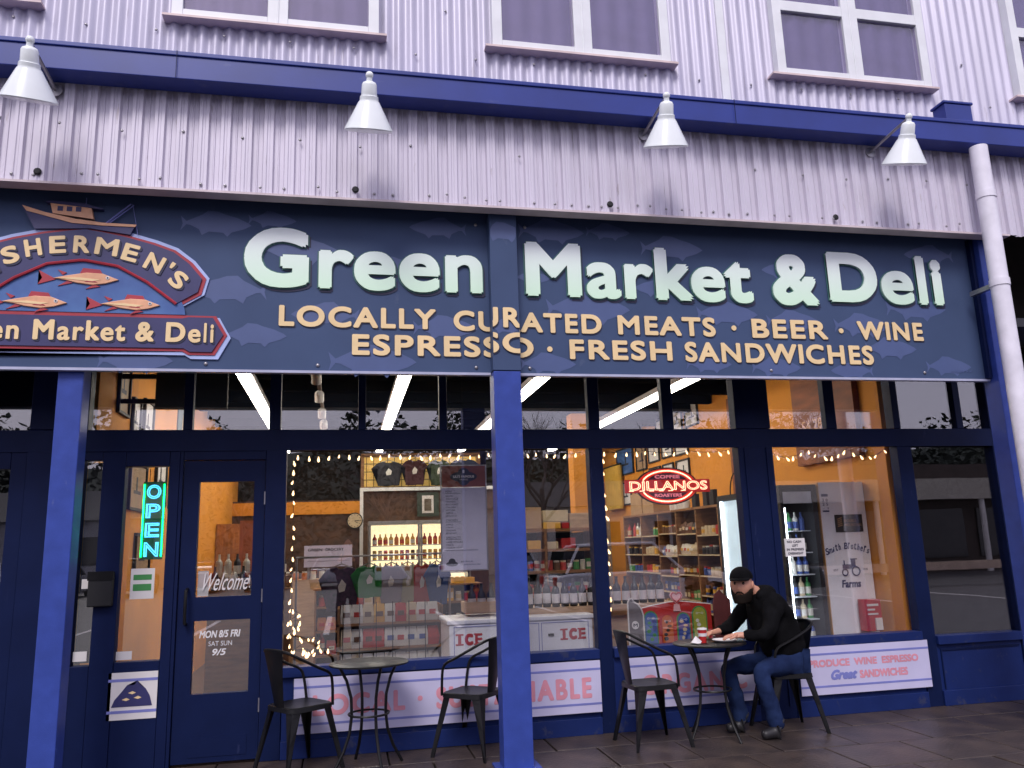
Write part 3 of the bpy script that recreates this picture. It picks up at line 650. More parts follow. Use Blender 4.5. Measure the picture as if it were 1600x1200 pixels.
mn = thing('menu_board', 'grey sausage menu with brown header hanging inside the left window', 'menu', (.98, .06, 1.35))
build(MB().box(.80, 1.175, .052, .060, 1.335, 2.015), 'sheet', PAPERG, mn)
build(MB().box(.805, 1.175, .052, .062, 2.018, 2.195), 'header', mat('header_brown', (.26, .065, .035), .5), mn)
fb = MB()
for a in ((.79, .80, 1.325, 2.205), (1.175, 1.185, 1.325, 2.205)): fb.box(a[0], a[1], .046, .064, a[2], a[3])
fb.box(.80, 1.175, .046, .064, 2.197, 2.205).box(.80, 1.175, .046, .064, 1.325, 1.334)
build(fb, 'frame', STEEL, mn)
build(MB().prism(ell(.99, 2.105, .115, .045, 28), .050, .0515).prism(ell(.99, 2.105, .06, .075, 24), .0495, .0515), 'badge', INK, mn)
a = MB(); text(a, "ULI'S FAMOUS", .90, 2.095, .18, .022, .049, .0008, .03); text(a, 'SAUSAGE', .955, 2.075, .07, .012, .049, .0008, .02); text(a, '8', .98, 2.135, .018, .028, .049, .0008, .03); build(a, 'badge_lettering', PAPER, mn)
a = MB(); z = 1.972
for s, head in (('PORK', 1), ('BACON', 0), ('ANDOUILLE', 0), ('CHORIZO', 0), ('BRATWURST', 0), ('ITALIAN', 0), ('HOTLINK', 0), ('APPLE', 0), ('LINGUICA', 0), ('', 0), ('CHICKEN', 1), ('APPLE', 0), ('CAJUN', 0), ('ITALIAN', 0), ('ROSEMARY', 0), ('', 0), ('SPECIALTY', 1), ('LAMB MERGUEZ', 0), ('MINCE', 0), ('COUGAR GOLD', 0), ('SMOKED JALAPENO CHEDDAR', 0)):
    if s:
        text(a, s, .835, z, .0125*len(s)*(1.1 if head else .92), .017 if head else .014, .0515, .0006, .02)
        if head: a.box(.83, .96, .0505, .0515, z-.008, z-.005); z -= .012
    z -= .0235 if s else .014
text(a, '$9.99/LB', .955, 1.395, .10, .012, .0515, .0006, .02); text(a, 'ask about the best seller', .95, 1.372, .17, .012, .0515, .0006, .02)
a.prism(ell(.88, 1.385, .05, .02, 20), .0505, .0515).prism(ell(.88, 1.40, .03, .03, 20), .0500, .0512)
build(a, 'menu_lettering', INK, mn)

# OPEN neon
op = thing('open_sign', 'vertical neon sign reading OPEN in blue letters with green glow', 'neon sign', (-1.47, .06, 1.5))
for i, ch in enumerate('OPEN'):
    a = MB(); z = 1.965-i*.148; text(a, ch, -1.515, z, .105, .11, .060, 0, 0, outline=.03); build(a, 'letter_tube', NEONB, op)
build(MB().box(-1.545, -1.38, .072, .080, 1.50, 2.10), 'backing', GREENB, op, bevel=.01)
for gx in (-1.536, -1.389): build(MB().tube([(gx, .066, 1.52), (gx, .066, 2.08)], .006, 6), 'green_tube', NEONG, op)
build(MB().tube([(-1.5, .07, 2.10), (-1.5, .07, 2.2)], .003, 5).tube([(-1.42, .07, 2.10), (-1.42, .07, 2.2)], .003, 5), 'chain', BLACKM, op)

# coffee roaster oval sign
ds = thing('coffee_sign', 'red oval neon coffee roaster sign hanging in the window right of the post', 'neon sign', (2.84, .1, 1.83))
cx, cz = 2.84, 2.0
build(MB().prism(ell(cx, cz, .30, .168, 48), .105, .12), 'rim', mat('rim_dark', (.03, .01, .012), .4), ds)
build(MB().prism(ell(cx, cz, .285, .156, 48), .100, .1045), 'red_ring', mat('lit_red', (.75, .03, .01), .4, emit=.5), ds)
build(MB().prism(ell(cx, cz, .215, .118, 40), .094, .0995), 'centre', mat('plum', (.10, .015, .05), .4), ds)
build(MB().tube([(x, .097, z) for x, z in ell(cx, cz, .248, .137, 48, 0, 360)], .0065, 6, closed=True), 'neon_ring', NEONR, ds)
build(MB().box(cx-.40, cx+.40, .082, .093, 1.95, 2.05).box(cx-.405, cx+.405, .0935, .099, 1.942, 2.058), 'bar', mat('lit_red_bar', (.55, .015, .01), .4, emit=.35), ds)
a = MB(); text(a, 'DILLANOS', cx-.365, 1.962, .74, .082, .078, 0, 0, outline=.022); build(a, 'neon_lettering', NEONR, ds)
sp = MB()
for x in (.0, .1, .19, .28, .37, .49): sp.box(cx-.372+x, cx-.372+x+.045, .079, .0815, 1.955, 1.961)
build(sp, 'serifs', NEONR, ds)
a = MB(); text(a, 'COFFEE', cx-.12, 2.066, .24, .034, .090, .001, .05); text(a, 'ROASTERS', cx-.13, 1.902, .26, .032, .090, .001, .05); build(a, 'lettering', mat('lit_pink', (.85, .22, .28), .4, emit=.6), ds)
build(MB().tube([(2.62, .1, 2.12), (2.62, .1, 2.34)], .003, 5).tube([(3.06, .1, 2.12), (3.06, .1, 2.34)], .003, 5), 'chain', BLACKM, ds)

# ------------------------------------------------------------------ string lights
def strings(name, label, paths, step):
    t = thing(name, label, 'string lights', paths[0][0]); base = None
    for pts in paths:
        P = [Vector(p) for p in pts]; build(MB().tube(P, .0025, 5), 'wire', BLACKM, t)
        acc = 0; nxt = step*.5
        for a_, b_ in zip(P, P[1:]):
            L = (b_-a_).length
            while nxt < acc+L:
                p = a_.lerp(b_, (nxt-acc)/L)
                if base is None:
                    base = build(MB().lathe([(.001, 0), (.004, -.004), (.005, -.013), (.0095, -.027), (.007, -.038), (.001, -.043)], n=8), 'bulb', BULB, t, smooth=True, local=True)
                    base.location = p-OFF[t.name]
                else: q_ = rnd.uniform(.75, 1.2); piece(base, t, p, (rnd.uniform(-.5, .5), rnd.uniform(-.5, .5), 0), (q_, q_, q_))
                nxt += step*rnd.uniform(.85, 1.15)
            acc += L
    return t
def drape(x0, x1, z, sag, n, y=.09):
    out = []
    for i in range(n+1):
        X = x0+(x1-x0)*i/n; out.append((X, y, z))
        if i < n: out += [(X+(x1-x0)/n*t, y, z-sag*4*t*(1-t)) for t in (.25, .5, .75)]
    return out
strings('string_lights', 'warm string lights along the top and left side of the wide left window', [drape(-.42, 2.05, 2.31, .02, 6), [(-.41, .09, 2.3), (-.40, .09, 1.6), (-.41, .09, .75)]], .088)
strings('string_lights', 'warm string lights around the window with the oval coffee sign', [drape(2.21, 3.46, 2.32, .02, 3), [(2.24, .09, 2.3), (2.25, .09, .9)]], .10)
strings('string_lights', 'draped string lights at the top of the window with the tall white cabinet', [drape(3.83, 5.09, 2.32, .075, 3), [(3.85, .09, 2.3), (3.86, .09, .9)]], .085)
# a heap of lights in the corner
rh = random.Random(5); hp = [(rh.uniform(-.43, -.43+.34*(1-k_/26)+.05), rh.uniform(.10, .35), .69+.36*(k_/26)**1.5+rh.uniform(0, .06)) for k_ in range(26)]
strings('string_lights', 'tangled heap of glowing string lights in the lower left corner of the window', [hp], .14)

# ------------------------------------------------------------------ inside: ceiling lights
for i, (x, y0, y1, lb) in enumerate(((-1.02, 1.3, 8.2, 'fluorescent strip light nearest the left orange wall'), (.62, .95, 8.2, 'fluorescent strip light left of the middle post'),
                                 (2.12, .9, 8.2, 'fluorescent strip light seen just right of the middle post'), (3.86, .9, 8.2, 'fluorescent strip light nearest the right orange wall'))):
    t = thing('strip_light', lb, 'ceiling light', (x, (y0+y1)/2, 3.3), 'strip lights on the shop ceiling')
    build(MB().box(x-.075, x+.075, y0, y1, 3.335, 3.40), 'housing', FREEZ, t); build(MB().box(x-.055, x+.055, y0+.03, y1-.03, 3.295, 3.333), 'diffuser', TUBE, t)
    for k in range(1, 6): build(MB().box(x-.058, x+.058, y0+k*1.22, y0+k*1.22+.015, 3.290, 3.336), 'joint_clip', FREEZ, t)
    for yy in (y0+.3, y1-.3): build(MB().tube([(x, yy, 3.4), (x, yy, 3.6)], .006, 6), 'hanger', BLACKM, t)
tr = thing('track_light', 'dark ceiling track with small spotlights in the transom left of the post', 'track light', (-.28, 2.4, 3.2))
build(MB().box(-.30, -.26, 1.1, 4.6, 3.30, 3.33), 'track', STEEL, tr)
for yy in (1.3, 2.3, 3.4, 4.3):
    build(MB().lathe([(.05, 0), (.05, .1), (.02, .13), (.001, .13)], (-.28, yy, 3.16), 12, M=Matrix.Rotation(R(35), 3, 'X').to_4x4()), 'spot_head', PAPER, tr, smooth=True)

# ------------------------------------------------------------------ inside: walls' contents
INNER = [PAPER, PROD[7], EMB_BLUE, PAPER, mat('sepia', (.35, .22, .12), .6)]
def picture(wall_x, y0, y1, z0, z1, label, inner, sgn, group='framed pictures on the orange walls'):
    t = thing('framed_picture', label, 'picture', (wall_x, (y0+y1)/2, z0), group)
    a, b = sorted((wall_x, wall_x+sgn*.03)); f = MB()
    for A in ((y0, y0+.025, z0, z1), (y1-.025, y1, z0, z1), (y0+.025, y1-.025, z0, z0+.025), (y0+.025, y1-.025, z1-.025, z1)): f.box(a, b, *A)
    build(f, 'frame', BLACK, t); a, b = sorted((wall_x, wall_x+sgn*.012)); build(MB().box(a, b, y0+.025, y1-.025, z0+.025, z1-.025), 'print', inner, t)
    a, b = sorted((wall_x+sgn*.0125, wall_x+sgn*.014)); hy = (y1-y0); hz = z1-z0
    k = MB().box(a, b, y0+hy*.3, y0+hy*.7, z0+hz*.35, z0+hz*.42).box(a, b, y0+hy*.42, y0+hy*.5, z0+hz*.42, z0+hz*.7)
    build(k, 'drawing', INK, t)
rw = [(4.18, 4.65, 3.20, 3.56, 3), (4.75, 5.2, 3.18, 3.56, 0), (5.4, 5.85, 3.15, 3.5, 0), (7.0, 7.9, 2.75, 3.25, 2), (6.35, 6.85, 2.75, 3.2, 4), (5.75, 6.25, 2.83, 3.2, 3), (5.2, 5.65, 2.84, 3.2, 0), (4.6, 5.1, 2.82, 3.2, 3),
      (5.75, 6.25, 2.45, 2.75, 0), (5.2, 5.65, 2.46, 2.75, 3), (4.6, 5.1, 2.45, 2.75, 0), (7.2, 7.8, 2.2, 2.62, 0), (6.4, 7.0, 2.2, 2.62, 2)]
for i, (a, b, c, d, k) in enumerate(rw): picture(5.098, a, b, c, d, 'framed print on the right orange wall, '+['dark tall one at the top right','pale one in the top row, second from right','pale one in the top row, third from right','large blue print nearest the curtain','brown print in the upper middle','brown print in the second row, far','pale print in the second row, middle','brown print in the second row, near','pale print in the third row, far','brown print in the third row, middle','pale print in the third row, near','pale print low beside the curtain','blue print low at mid wall'][i], INNER[k], -1, 'prints clustered on the right orange wall')
lw = [(.62, .98, 2.75, 3.3, 4), (1.12, 1.42, 2.62, 2.98, 3), (1.55, 1.95, 2.62, 3.05, 0), (1.15, 1.8, 1.95, 2.4, 4), (1.5, 2.1, 1.35, 1.75, 4), (2.2, 2.7, 2.05, 2.7, 0), (2.9, 3.3, 2.05, 2.7, 3)]
for i, (a, b, c, d, k) in enumerate(lw): picture(-1.928, a, b, c, d, 'framed print on the left orange wall, '+['highest brown one by the television','small brown one in the transom','pale one in the transom','upper one behind the open sign','lower one behind the open sign','pale one inside the door glass','farthest brown one inside the door glass'][i], INNER[k], 1, 'prints on the left orange wall')
t = thing('green_poster', 'dark green arched poster on the left wall seen through the transom', 'poster', (-1.92, 3, 2.5))
build(MB().box(-1.929, -1.915, 3.2, 4.1, 2.7, 3.42), 'board', mat('dark_green', (.02, .06, .04), .6), t)
build(MB().tube([(-1.912, 3.65+.22*math.cos(a_), 3.0+.28*math.sin(a_)) for a_ in [math.pi*k/12 for k in range(13)]], .012, 6), 'arch', CREAM, t)
# big red-brown board with numbers
t = thing('carved_board', 'big red brown carved board with numbers on the right orange wall', 'board', (5.08, 1, 2.3))
build(MB().box(5.03, 5.097, .42, 1.55, 2.30, 3.5), 'board', REDWOOD, t)
def wall_text(mb, s, y_left, z, w, h, x):     # reads on a wall facing -X
    return text(mb, s, 0, 0, w, h, 0, .004, .0, M=Matrix.Translation((x, y_left, z))@Matrix.Rotation(R(-90), 4, 'Z'))
a = MB(); wall_text(a, '54 28 47', 1.38, 2.66, .62, .12, 5.028); build(a, 'numbers', mat('carved_pale', (.62, .30, .12), .6), t)
t = thing('carved_board', 'dark brown board higher on the right wall near the pictures', 'board', (5.08, 2.8, 2.3))
build(MB().box(5.05, 5.097, 2.45, 3.2, 2.1, 3.38), 'board', REDWOOD, t)
# TV bracket and screen, left transom
tv = thing('television', 'black television on a wall arm seen through the left transom', 'television', (-1.5, .7, 2.75))
build(MB().box(-1.62, -1.02, .62, .68, 2.78, 3.2), 'screen', BLACK, tv, bevel=.01); build(MB().box(-1.93, -1.62, .64, .67, 2.83, 2.87).box(-1.93, -1.62, .64, .67, 3.05, 3.09), 'arm', BLACKM, tv)
# yellow column
solo(MB().box(3.10, 3.36, 4, 4.25, .02, 3.32), 'yellow_column', ORANGE, 'square orange painted column standing behind the shelves', 'column')
t = thing('curtain', 'yellow curtain hanging at the far end of the right wall', 'curtain', (5.0, 8.1, 2.2)); cu = MB()
for k in range(8): cu.tube([(5.02, 7.6+k*.1, 2.95), (5.02, 7.6+k*.1, 2.15)], .055, 8)
build(cu, 'cloth', mat('yellow_cloth', (.60, .36, .05), .8), t, smooth=True); build(MB().tube([(5.02, 7.5, 2.97), (5.02, 8.5, 2.97)], .02, 6), 'rod', BLACKM, t)

# back wall group: lit yellow lattice with T-shirts, frame, cooler, clock
t = thing('lattice_window', 'yellow lit lattice screen high on the back wall behind hanging shirts', 'screen', (1.4, 8.7, 2.7))
build(MB().box(.36, 2.5, 8.62, 8.66, 2.70, 3.25), 'panel', mat('lit_yellow', (.85, .55, .14), .6, emit=.35), t)
lat = MB()
for i in range(17): lat.box(.40+i*.13, .41+i*.13, 8.60, 8.617, 2.70, 3.25)
for z in (2.82, 2.97, 3.12): lat.box(.36, 2.5, 8.598, 8.616, z, z+.012)
build(lat, 'lattice', BROWNP, t); fb = MB().box(.30, .36, 8.58, 8.68, 2.64, 3.32).box(2.5, 2.56, 8.58, 8.68, 2.64, 3.32).box(.36, 2.5, 8.58, 8.68, 2.64, 2.70).box(.36, 2.5, 8.58, 8.68, 3.25, 3.32)
build(fb, 'frame', WOOD, t)
def shirt(xc, y, ztop, w, h, mt, label, cat='shirt', group=None, rz=0, hem=0):
    t = thing('hanging_shirt', label, cat, (xc, y, ztop-h), group, rz)
    P = [(-.14*w, 0), (-.38*w, -.05*h), (-.62*w, -.30*h), (-.48*w, -.38*h), (-.36*w, -.28*h), (-.38*w, -h), (-.1*w, -h-.01-hem), (.12*w, -h-hem), (.38*w, -h), (.36*w, -.28*h), (.48*w, -.38*h), (.62*w, -.30*h), (.38*w, -.05*h), (.14*w, 0), (.06*w, -.05*h), (-.06*w, -.05*h)]
    mb = cap(MB(), [(x, z+h) for x, z in P], -.04, .04); mb.f.append(tuple(range(31, 15, -1))); mb.m.append(0)
    b = build(mb, 'cloth', mt, t, local=True, bevel=.015)
    build(MB().tube([(-.3*w, 0, h-.03*h), (0, 0, h+.03), (.3*w, 0, h-.03*h)], .006, 5).tube([(0, 0, h+.03), (0, 0, h+.09)], .004, 5), 'hanger', STEEL, t, local=True)
    build(cap(MB(), [(-.1*w, h*.55), (0, h*.72), (.12*w, h*.6), (.08*w, h*.45), (-.07*w, h*.42)], -.046, -.0405), 'print', PROD[3] if mt is not PROD[3] else PROD[0], t, local=True)
    return t
shirt(.80, 8.4, 3.14, .52, .44, mat('shirt_black', (.015, .015, .02), .9), 'black shirt hung before the yellow lattice, leftmost of four')
shirt(1.28, 8.4, 3.17, .44, .46, mat('shirt_maroon', (.05, .012, .015), .9), 'maroon shirt hung before the yellow lattice, second from left')
shirt(1.74, 8.4, 3.16, .40, .46, mat('shirt_olive', (.03, .045, .02), .9), 'olive green shirt hung before the yellow lattice, third from left')
shirt(2.22, 8.4, 3.17, .50, .40, mat('shirt_navy', (.012, .015, .03), .9), 'dark navy shirt hung before the yellow lattice, behind the menu')
t = thing('door_frame', 'white metal framed opening on the back wall below the shirts', 'frame', (1.4, 8.5, 0))
build(MB().box(.28, .34, 8.3, 8.4, .02, 2.60).box(.28, 3.0, 8.3, 8.4, 2.60, 2.66), 'frame', WHITE, t); build(MB().box(.34, 3.0, 8.41, 8.44, .02, 2.60), 'panel', BROWNP, t)
ck = thing('wall_clock', 'round black rimmed wall clock on the brown back wall', 'clock', (.18, 8.3, 2.0))
cxk, czk = .19, 2.07; Mr = Matrix.Rotation(R(90), 4, 'X')
build(MB().prism(ell(cxk, czk, .145, .145, 32), 8.27, 8.33), 'rim', BLACK, ck); build(MB().prism(ell(cxk, czk, .125, .125, 32), 8.262, 8.269), 'face', PROD[7], ck)
h_ = MB().box(cxk-.004, cxk+.085, 8.256, 8.260, czk-.006, czk+.006).add([(cxk, 8.2555, czk-.006), (cxk+.06, 8.2555, czk-.04), (cxk+.055, 8.2555, czk-.048), (cxk-.005, 8.2555, czk-.012)], [(0, 1, 2, 3)])
for k in range(12): x, z = cxk+.105*math.sin(k*math.pi/6), czk+.105*math.cos(k*math.pi/6); h_.box(x-.006, x+.006, 8.256, 8.261, z-.008, z+.008)
build(h_, 'hands', INK, ck, fix=False)
setting(MB().box(-1.93, .28, 8.34, 8.42, .02, 2.45), 'brown_partition', BROWNP)
setting(MB().box(-1.93, .28, 8.30, 8.335, 2.20, 2.42), 'orange_wall_strip', ORANGE)
picture(1, 0, .01, 0, .01, 'x', PAPER, 1) if False else None
t = thing('framed_photo', 'single framed photo on the dark back wall beside the menu', 'picture', (1.52, 8.3, 2.16))
build(MB().box(1.32, 1.72, 8.32, 8.36, 2.12, 2.56), 'frame', mat('frame_green', (.03, .045, .03), .6), t); build(MB().box(1.41, 1.62, 8.30, 8.318, 2.18, 2.50), 'mat', PAPER, t); build(MB().box(1.45, 1.58, 8.29, 8.299, 2.22, 2.44), 'photo', mat('sepia2', (.12, .09, .06), .6), t)

# generic goods meshes
def goods_mesh(name, kind, c, c2):
    mb = MB()
    if kind == 'bottle': mb.lathe([(.033, 0), (.036, .01), (.036, .13), (.033, .15), (.013, .18), (.012, .23), (.001, .23)], n=10).lathe([(.037, .03), (.0375, .032), (.0375, .11), (.037, .112)], n=10, mi=1)
    if kind == 'jar': mb.lathe([(.038, 0), (.04, .01), (.04, .085), (.034, .095), (.001, .095)], n=10).lathe([(.036, .0955), (.036, .115), (.001, .116)], n=10, mi=1)
    if kind == 'box': mb.box(-.045, .045, -.03, .03, 0, .13).box(-.04, .04, -.031, -.0302, .03, .09, 1)
    if kind == 'bag': mb.add([(-.05, -.03, 0), (.05, -.03, 0), (.055, -.045, .06), (-.055, -.045, .06), (.045, -.01, .15), (-.045, -.01, .15), (-.05, .03, 0), (.05, .03, 0), (.055, .045, .06), (-.055, .045, .06), (.045, .01, .15), (-.045, .01, .15)],
        [(0, 1, 2, 3), (3, 2, 4, 5), (7, 6, 9, 8), (8, 9, 11, 10), (5, 4, 10, 11), (0, 3, 9, 6), (3, 5, 11, 9), (1, 7, 8, 2), (2, 8, 10, 4), (0, 6, 7, 1)]).box(-.03, .03, -.047, -.038, .05, .09, 1)
    if kind == 'can': mb.lathe([(.031, 0), (.033, .006), (.033, .11), (.029, .12), (.001, .12)], n=10).lathe([(.0335, .03), (.0338, .032), (.0338, .08), (.0335, .082)], n=10, mi=1)
    me = bpy.data.meshes.new(name); me.from_pydata(mb.v, [], mb.f); me.materials.append(c); me.materials.append(c2); me.polygons.foreach_set('material_index', mb.m)
    bm = bmesh.new(); bm.from_mesh(me); bmesh.ops.recalc_face_normals(bm, faces=bm.faces); bm.to_mesh(me); bm.free(); return me
GM = {}
def good(kind, loc, ci, cj, label, group, rz=0, s=(1, 1, 1)):
    key = (kind, ci, cj)
    if key not in GM: GM[key] = goods_mesh(kind, kind, PROD[ci] if ci >= 0 else BOTG, PROD[cj])
    o = bpy.data.objects.new(kind, GM[key]); col.objects.link(o); o.location = loc; o.rotation_euler = (0, 0, rz); o.scale = s
    return tag(o, (CN[ci]+' '+kind+' '+label) if label.startswith('on ') else label, kind, group)
# lit drinks cooler at the back
def cooler(name, label, x0, x1, y0, y1, z1, nsh, liner, lightm, doors=2):
    t = thing(name, label, 'drinks cooler', ((x0+x1)/2, y0, 0))
    build(MB().box(x0, x0+.04, y0, y1, .02, z1).box(x1-.04, x1, y0, y1, .02, z1).box(x0+.04, x1-.04, y0, y1, z1-.06, z1).box(x0+.04, x1-.04, y0, y1, .02, .25), 'cabinet', liner, t)
    build(MB().box(x0+.041, x1-.041, y1-.05, y1-.01, .251, z1-.061), 'lit_back', lightm, t)
    for k in range(nsh):
        z = .36+k*(z1-.55)/nsh
        build(MB().box(x0+.045, x1-.045, y0+.05, y1-.06, z, z+.015), 'shelf', COOLIN, t)
    w = (x1-x0)/doors
    for d in range(doors):
        a = x0+d*w; f = MB().box(a+.003, a+.04, y0-.03, y0-.002, .26, z1).box(a+w-.04, a+w-.003, y0-.03, y0-.002, .26, z1).box(a+.04, a+w-.04, y0-.03, y0-.002, z1-.05, z1).box(a+.04, a+w-.04, y0-.03, y0-.002, .26, .31)
        dd = build(f, 'door', STEEL, t); build(MB().box(a+.04, a+w-.04, y0-.02, y0-.014, .31, z1-.05), 'pane', GLASS_IN, dd)
        build(MB().tube([(a+w-.05, y0-.05, 1), (a+w-.05, y0-.05, 1.3)], .01, 6), 'handle', BLACKM, dd)
    return t
cooler('drinks_cooler', 'warm lit glass door cooler full of bottles against the back wall', .42, 2.2, 7.7, 8.25, 2.03, 6, STEEL, COOLY, 2)
for k in range(6):
    z = .36+k*(2.03-.55)/6+.018
    for i in range(18):
        ci = rnd.choice([1, 0, 4, 7, 3, 1, 6]); good('bottle' if k % 2 else 'can', (.53+i*.095+(.02 if i > 8 else 0), 7.86, z), ci, rnd.choice([3, 1, 0, 4]), f"on the {ORD[k]} shelf of the back cooler, {NTH[i]} from its left end", 'drinks in the back cooler', s=(1.05, 1.05, .85 if k % 2 else 1.35))

# cubby shelves along the right wall
cb = thing('cubby_shelf', 'tall brown wooden cubby shelf along the right orange wall full of jars', 'shelf', (4.8, 4.5, 0))
XF, XB = 4.60, 5.05; Y0, Y1c = 2.78, 6.35; ZT = 1.93
build(MB().box(XF, XB, Y0, Y1c, ZT, ZT+.03), 'top_board', WOOD, cb)
dv = [2.78, 3.45, 4.12, 4.80, 5.52, 6.32]
for y in dv: build(MB().box(XF, XB, y, y+.03, .02, ZT-.002), 'upright', WOOD, cb)
build(MB().box(XB, XB+.02, Y0, Y1c, .02, ZT), 'back_board', BROWNP, cb)
gi = 0
for bi in range(5):
    lv = [.1, .33, .58, .80, 1.02, 1.30, 1.62] if bi in (0, 2) else [.1, .40, .72, 1.05, 1.32, 1.60]
    if bi == 0: lv = [.1, .33, .58, .80, 1.05, 1.32, 1.57, 1.70]; lv = lv[:-1]
    for li, z in enumerate(lv):
        build(MB().box(XF-.003, XF+.004, dv[bi]+.04, dv[bi+1]-.01, z+.002, z+.019), 'price_strip', PROD[7], cb)
        build(MB().box(XF+.005, XB-.002, dv[bi]+.032, dv[bi+1]-.002, z, z+.02), 'shelf_board', WOOD, cb)
        if z < .5: continue
        kind = rnd.choice(['jar', 'bottle', 'box', 'bag', 'jar', 'can']); ci = rnd.randrange(9); n = 6
        for i in range(n):
            if rnd.random() < .12: continue
            y = dv[bi]+.08+i*(dv[bi+1]-dv[bi]-.13)/(n-1)
            if rnd.random() < .3: ci = rnd.randrange(9)
            good(kind, (XF+.08, y, z+.0205), ci, rnd.choice([3, 7, 1, 0]), f"on the {ORD[min(6, li)]} board of the {NTH[bi]} cubby bay, {NTH[i]} from the window", 'groceries on the cubby shelf', R(-90), (1, 1, rnd.uniform(.85, 1.05)))
# things standing on the cubby
solo(MB().box(4.64, 4.95, 5.55, 6.05, 1.962, 2.30), 'cardboard_box', CARD, 'large plain cardboard box on the far end of the cubby shelf', 'box')
solo(MB().box(4.64, 4.95, 5.05, 5.50, 1.962, 2.20), 'cardboard_box', CARD, 'second cardboard box on the cubby shelf, nearer the camera', 'box')
a = MB(); 
for k in range(4): a.lathe([(.05, 0), (.055, .1), (.02, .14), (.001, .15)], (4.68, 3.9+k*.16, 1.962), 10)
solo(a, 'white_ornaments', PAPER, 'row of white round ornaments below the oval coffee sign', 'ornament')
for i, (y, h) in enumerate(((3.2, .24), (3.0, .20), (3.55, .18))): solo(MB().box(4.66, 4.72, y, y+.12, 1.962, 1.962+h), 'black_packet', BLACK, ('black packet on the cubby top, middle one of three', 'black packet on the cubby top, nearest the white cooler', 'black packet on the cubby top, farthest and lowest one')[i], 'packet')
# slim white-blue cooler along the right wall
t = thing('slim_cooler', 'slim lit cooler with pale blue glass door beside the cubby shelf', 'drinks cooler', (4.8, 2.4, 0))
build(MB().box(4.56, 5.08, 2.12, 2.16, .02, 2.05).box(4.56, 5.08, 2.66, 2.70, .02, 2.05).box(4.56, 5.08, 2.16, 2.66, 1.99, 2.05).box(4.62, 5.08, 2.16, 2.66, .02, .15), 'cabinet', BLACK, t)
build(MB().box(4.60, 4.62, 2.17, 2.65, .15, 1.98), 'lit_door', mat('pale_blue_lit', (.55, .72, .85), .3, emit=.6), t)
build(MB().box(4.575, 4.598, 2.63, 2.655, .15, 1.98), 'edge_light', COOLW, t)
build(MB().tube([(4.7, 2.4+.2*math.cos(a_), 2.05+.28*math.sin(a_)) for a_ in [math.pi*k/10 for k in range(11)]], .008, 6), 'hoop', BLACKM, t)
# tall grey cabinet by the curtain
solo(MB().box(3.92, 4.45, 6.6, 7.0, .02, 1.98), 'grey_cabinet', mat('grey_card', (.34, .25, .19), .7), 'plain beige cabinet standing left of the cubby shelf', 'cabinet')
# cooler and panel in the right window
t = thing('glass_cooler', 'black framed lit drinks cooler close behind the right window', 'drinks cooler', (4.36, .7, 0))
cx0, cx1 = 4.16, 4.56
build(MB().box(cx0, cx0+.035, .5, 1.1, .02, 2.02).box(cx1-.05, cx1, .5, 1.1, .02, 2.02).box(cx0+.035, cx1-.05, .5, 1.1, 1.97, 2.02).box(cx0+.035, cx1-.05, .5, 1.1, .02, .5), 'cabinet', BLACK, t)
build(MB().box(cx0+.036, cx1-.051, 1.04, 1.08, .51, 1.96), 'liner', COOLIN, t)
build(MB().tube([(cx0+.07, .56, .62), (cx0+.07, .56, 1.80)], .014, 8), 'light_tube', mat('cooler_tube', (.8, .9, 1), .4, emit=14), t)
build(MB().box(cx0+.04, cx1-.055, .505, .52, 1.84, 1.955), 'header', COOLIN, t)
for k in range(6):
    z = .52+k*.21; build(MB().box(cx0+.037, cx1-.052, .58, 1.0, z, z+.01), 'shelf', COOLIN, t)
    for i in range(4): good('bottle', (cx0+.11+i*.068, .68, z+.0105), rnd.choice([5, 3, 2, 8, 7]), rnd.choice([3, 3, 5]), f"on the {ORD[k]} shelf of the black framed cooler, {NTH[i]} from its left", 'bottles in the right cooler', s=(.8, .8, .78))
wp = thing('white_cabinet', 'tall white cabinet side with farm lettering and tractor drawing', 'cabinet', (4.95, .6, 0))
build(MB().box(4.585, 5.085, .50, 1.15, .02, 2.04), 'side_panel', FREEZ, wp, bevel=.006)
build(MB().box(4.575, 4.583, .49, 1.15, .02, 2.04), 'edge', mat('edge_gold', (.6, .3, .08), .5), wp)
build(MB().box(4.73, 5.03, .492, .498, 1.55, 1.72), 'black_plate', BLACK, wp)
a = MB(); text(a, 'DOUBLE', 4.83, 1.645, .13, .028, .4915, .0006, .02); text(a, 'MOUNTAIN', 4.83, 1.605, .18, .028, .4915, .0006, .02)
for k in range(5): a.add([(4.755, .4912, 1.60+k*.018), (4.805, .4912, 1.615+k*.018), (4.805, .4912, 1.623+k*.018), (4.755, .4912, 1.608+k*.018)], [(0, 1, 2, 3)])
build(a, 'plate_lettering', mat('dull_gold', (.45, .25, .10), .5), wp, fix=False)
a = MB(); st = 'Smith Brothers'
for i, ch in enumerate(st):
    if ch == ' ': continue
    u = (i+.5)/len(st)-.5; x = 4.835+u*.46; z = 1.33+.055*(1-(2*u)**2); w = .042 if ch in 'mSB' else .026; h = .065 if ch in 'SBthr' else .045
    text(a, ch, -w/2, 0, w, h, .497, .001, .02, shear=.15, M=Matrix.Translation((x, 0, z))@Matrix.Rotation(R(u*38), 4, 'Y'))
text(a, 'Farms', 4.73, 1.02, .21, .075, .497, .001, .03, shear=.15); text(a, 'EST', 4.66, 1.18, .05, .02, .497, .001, .0); text(a, '1920', 4.98, 1.18, .05, .02, .497, .001, .0)
build(a, 'farm_lettering', EMB_NAVY, wp)
a = MB(); 
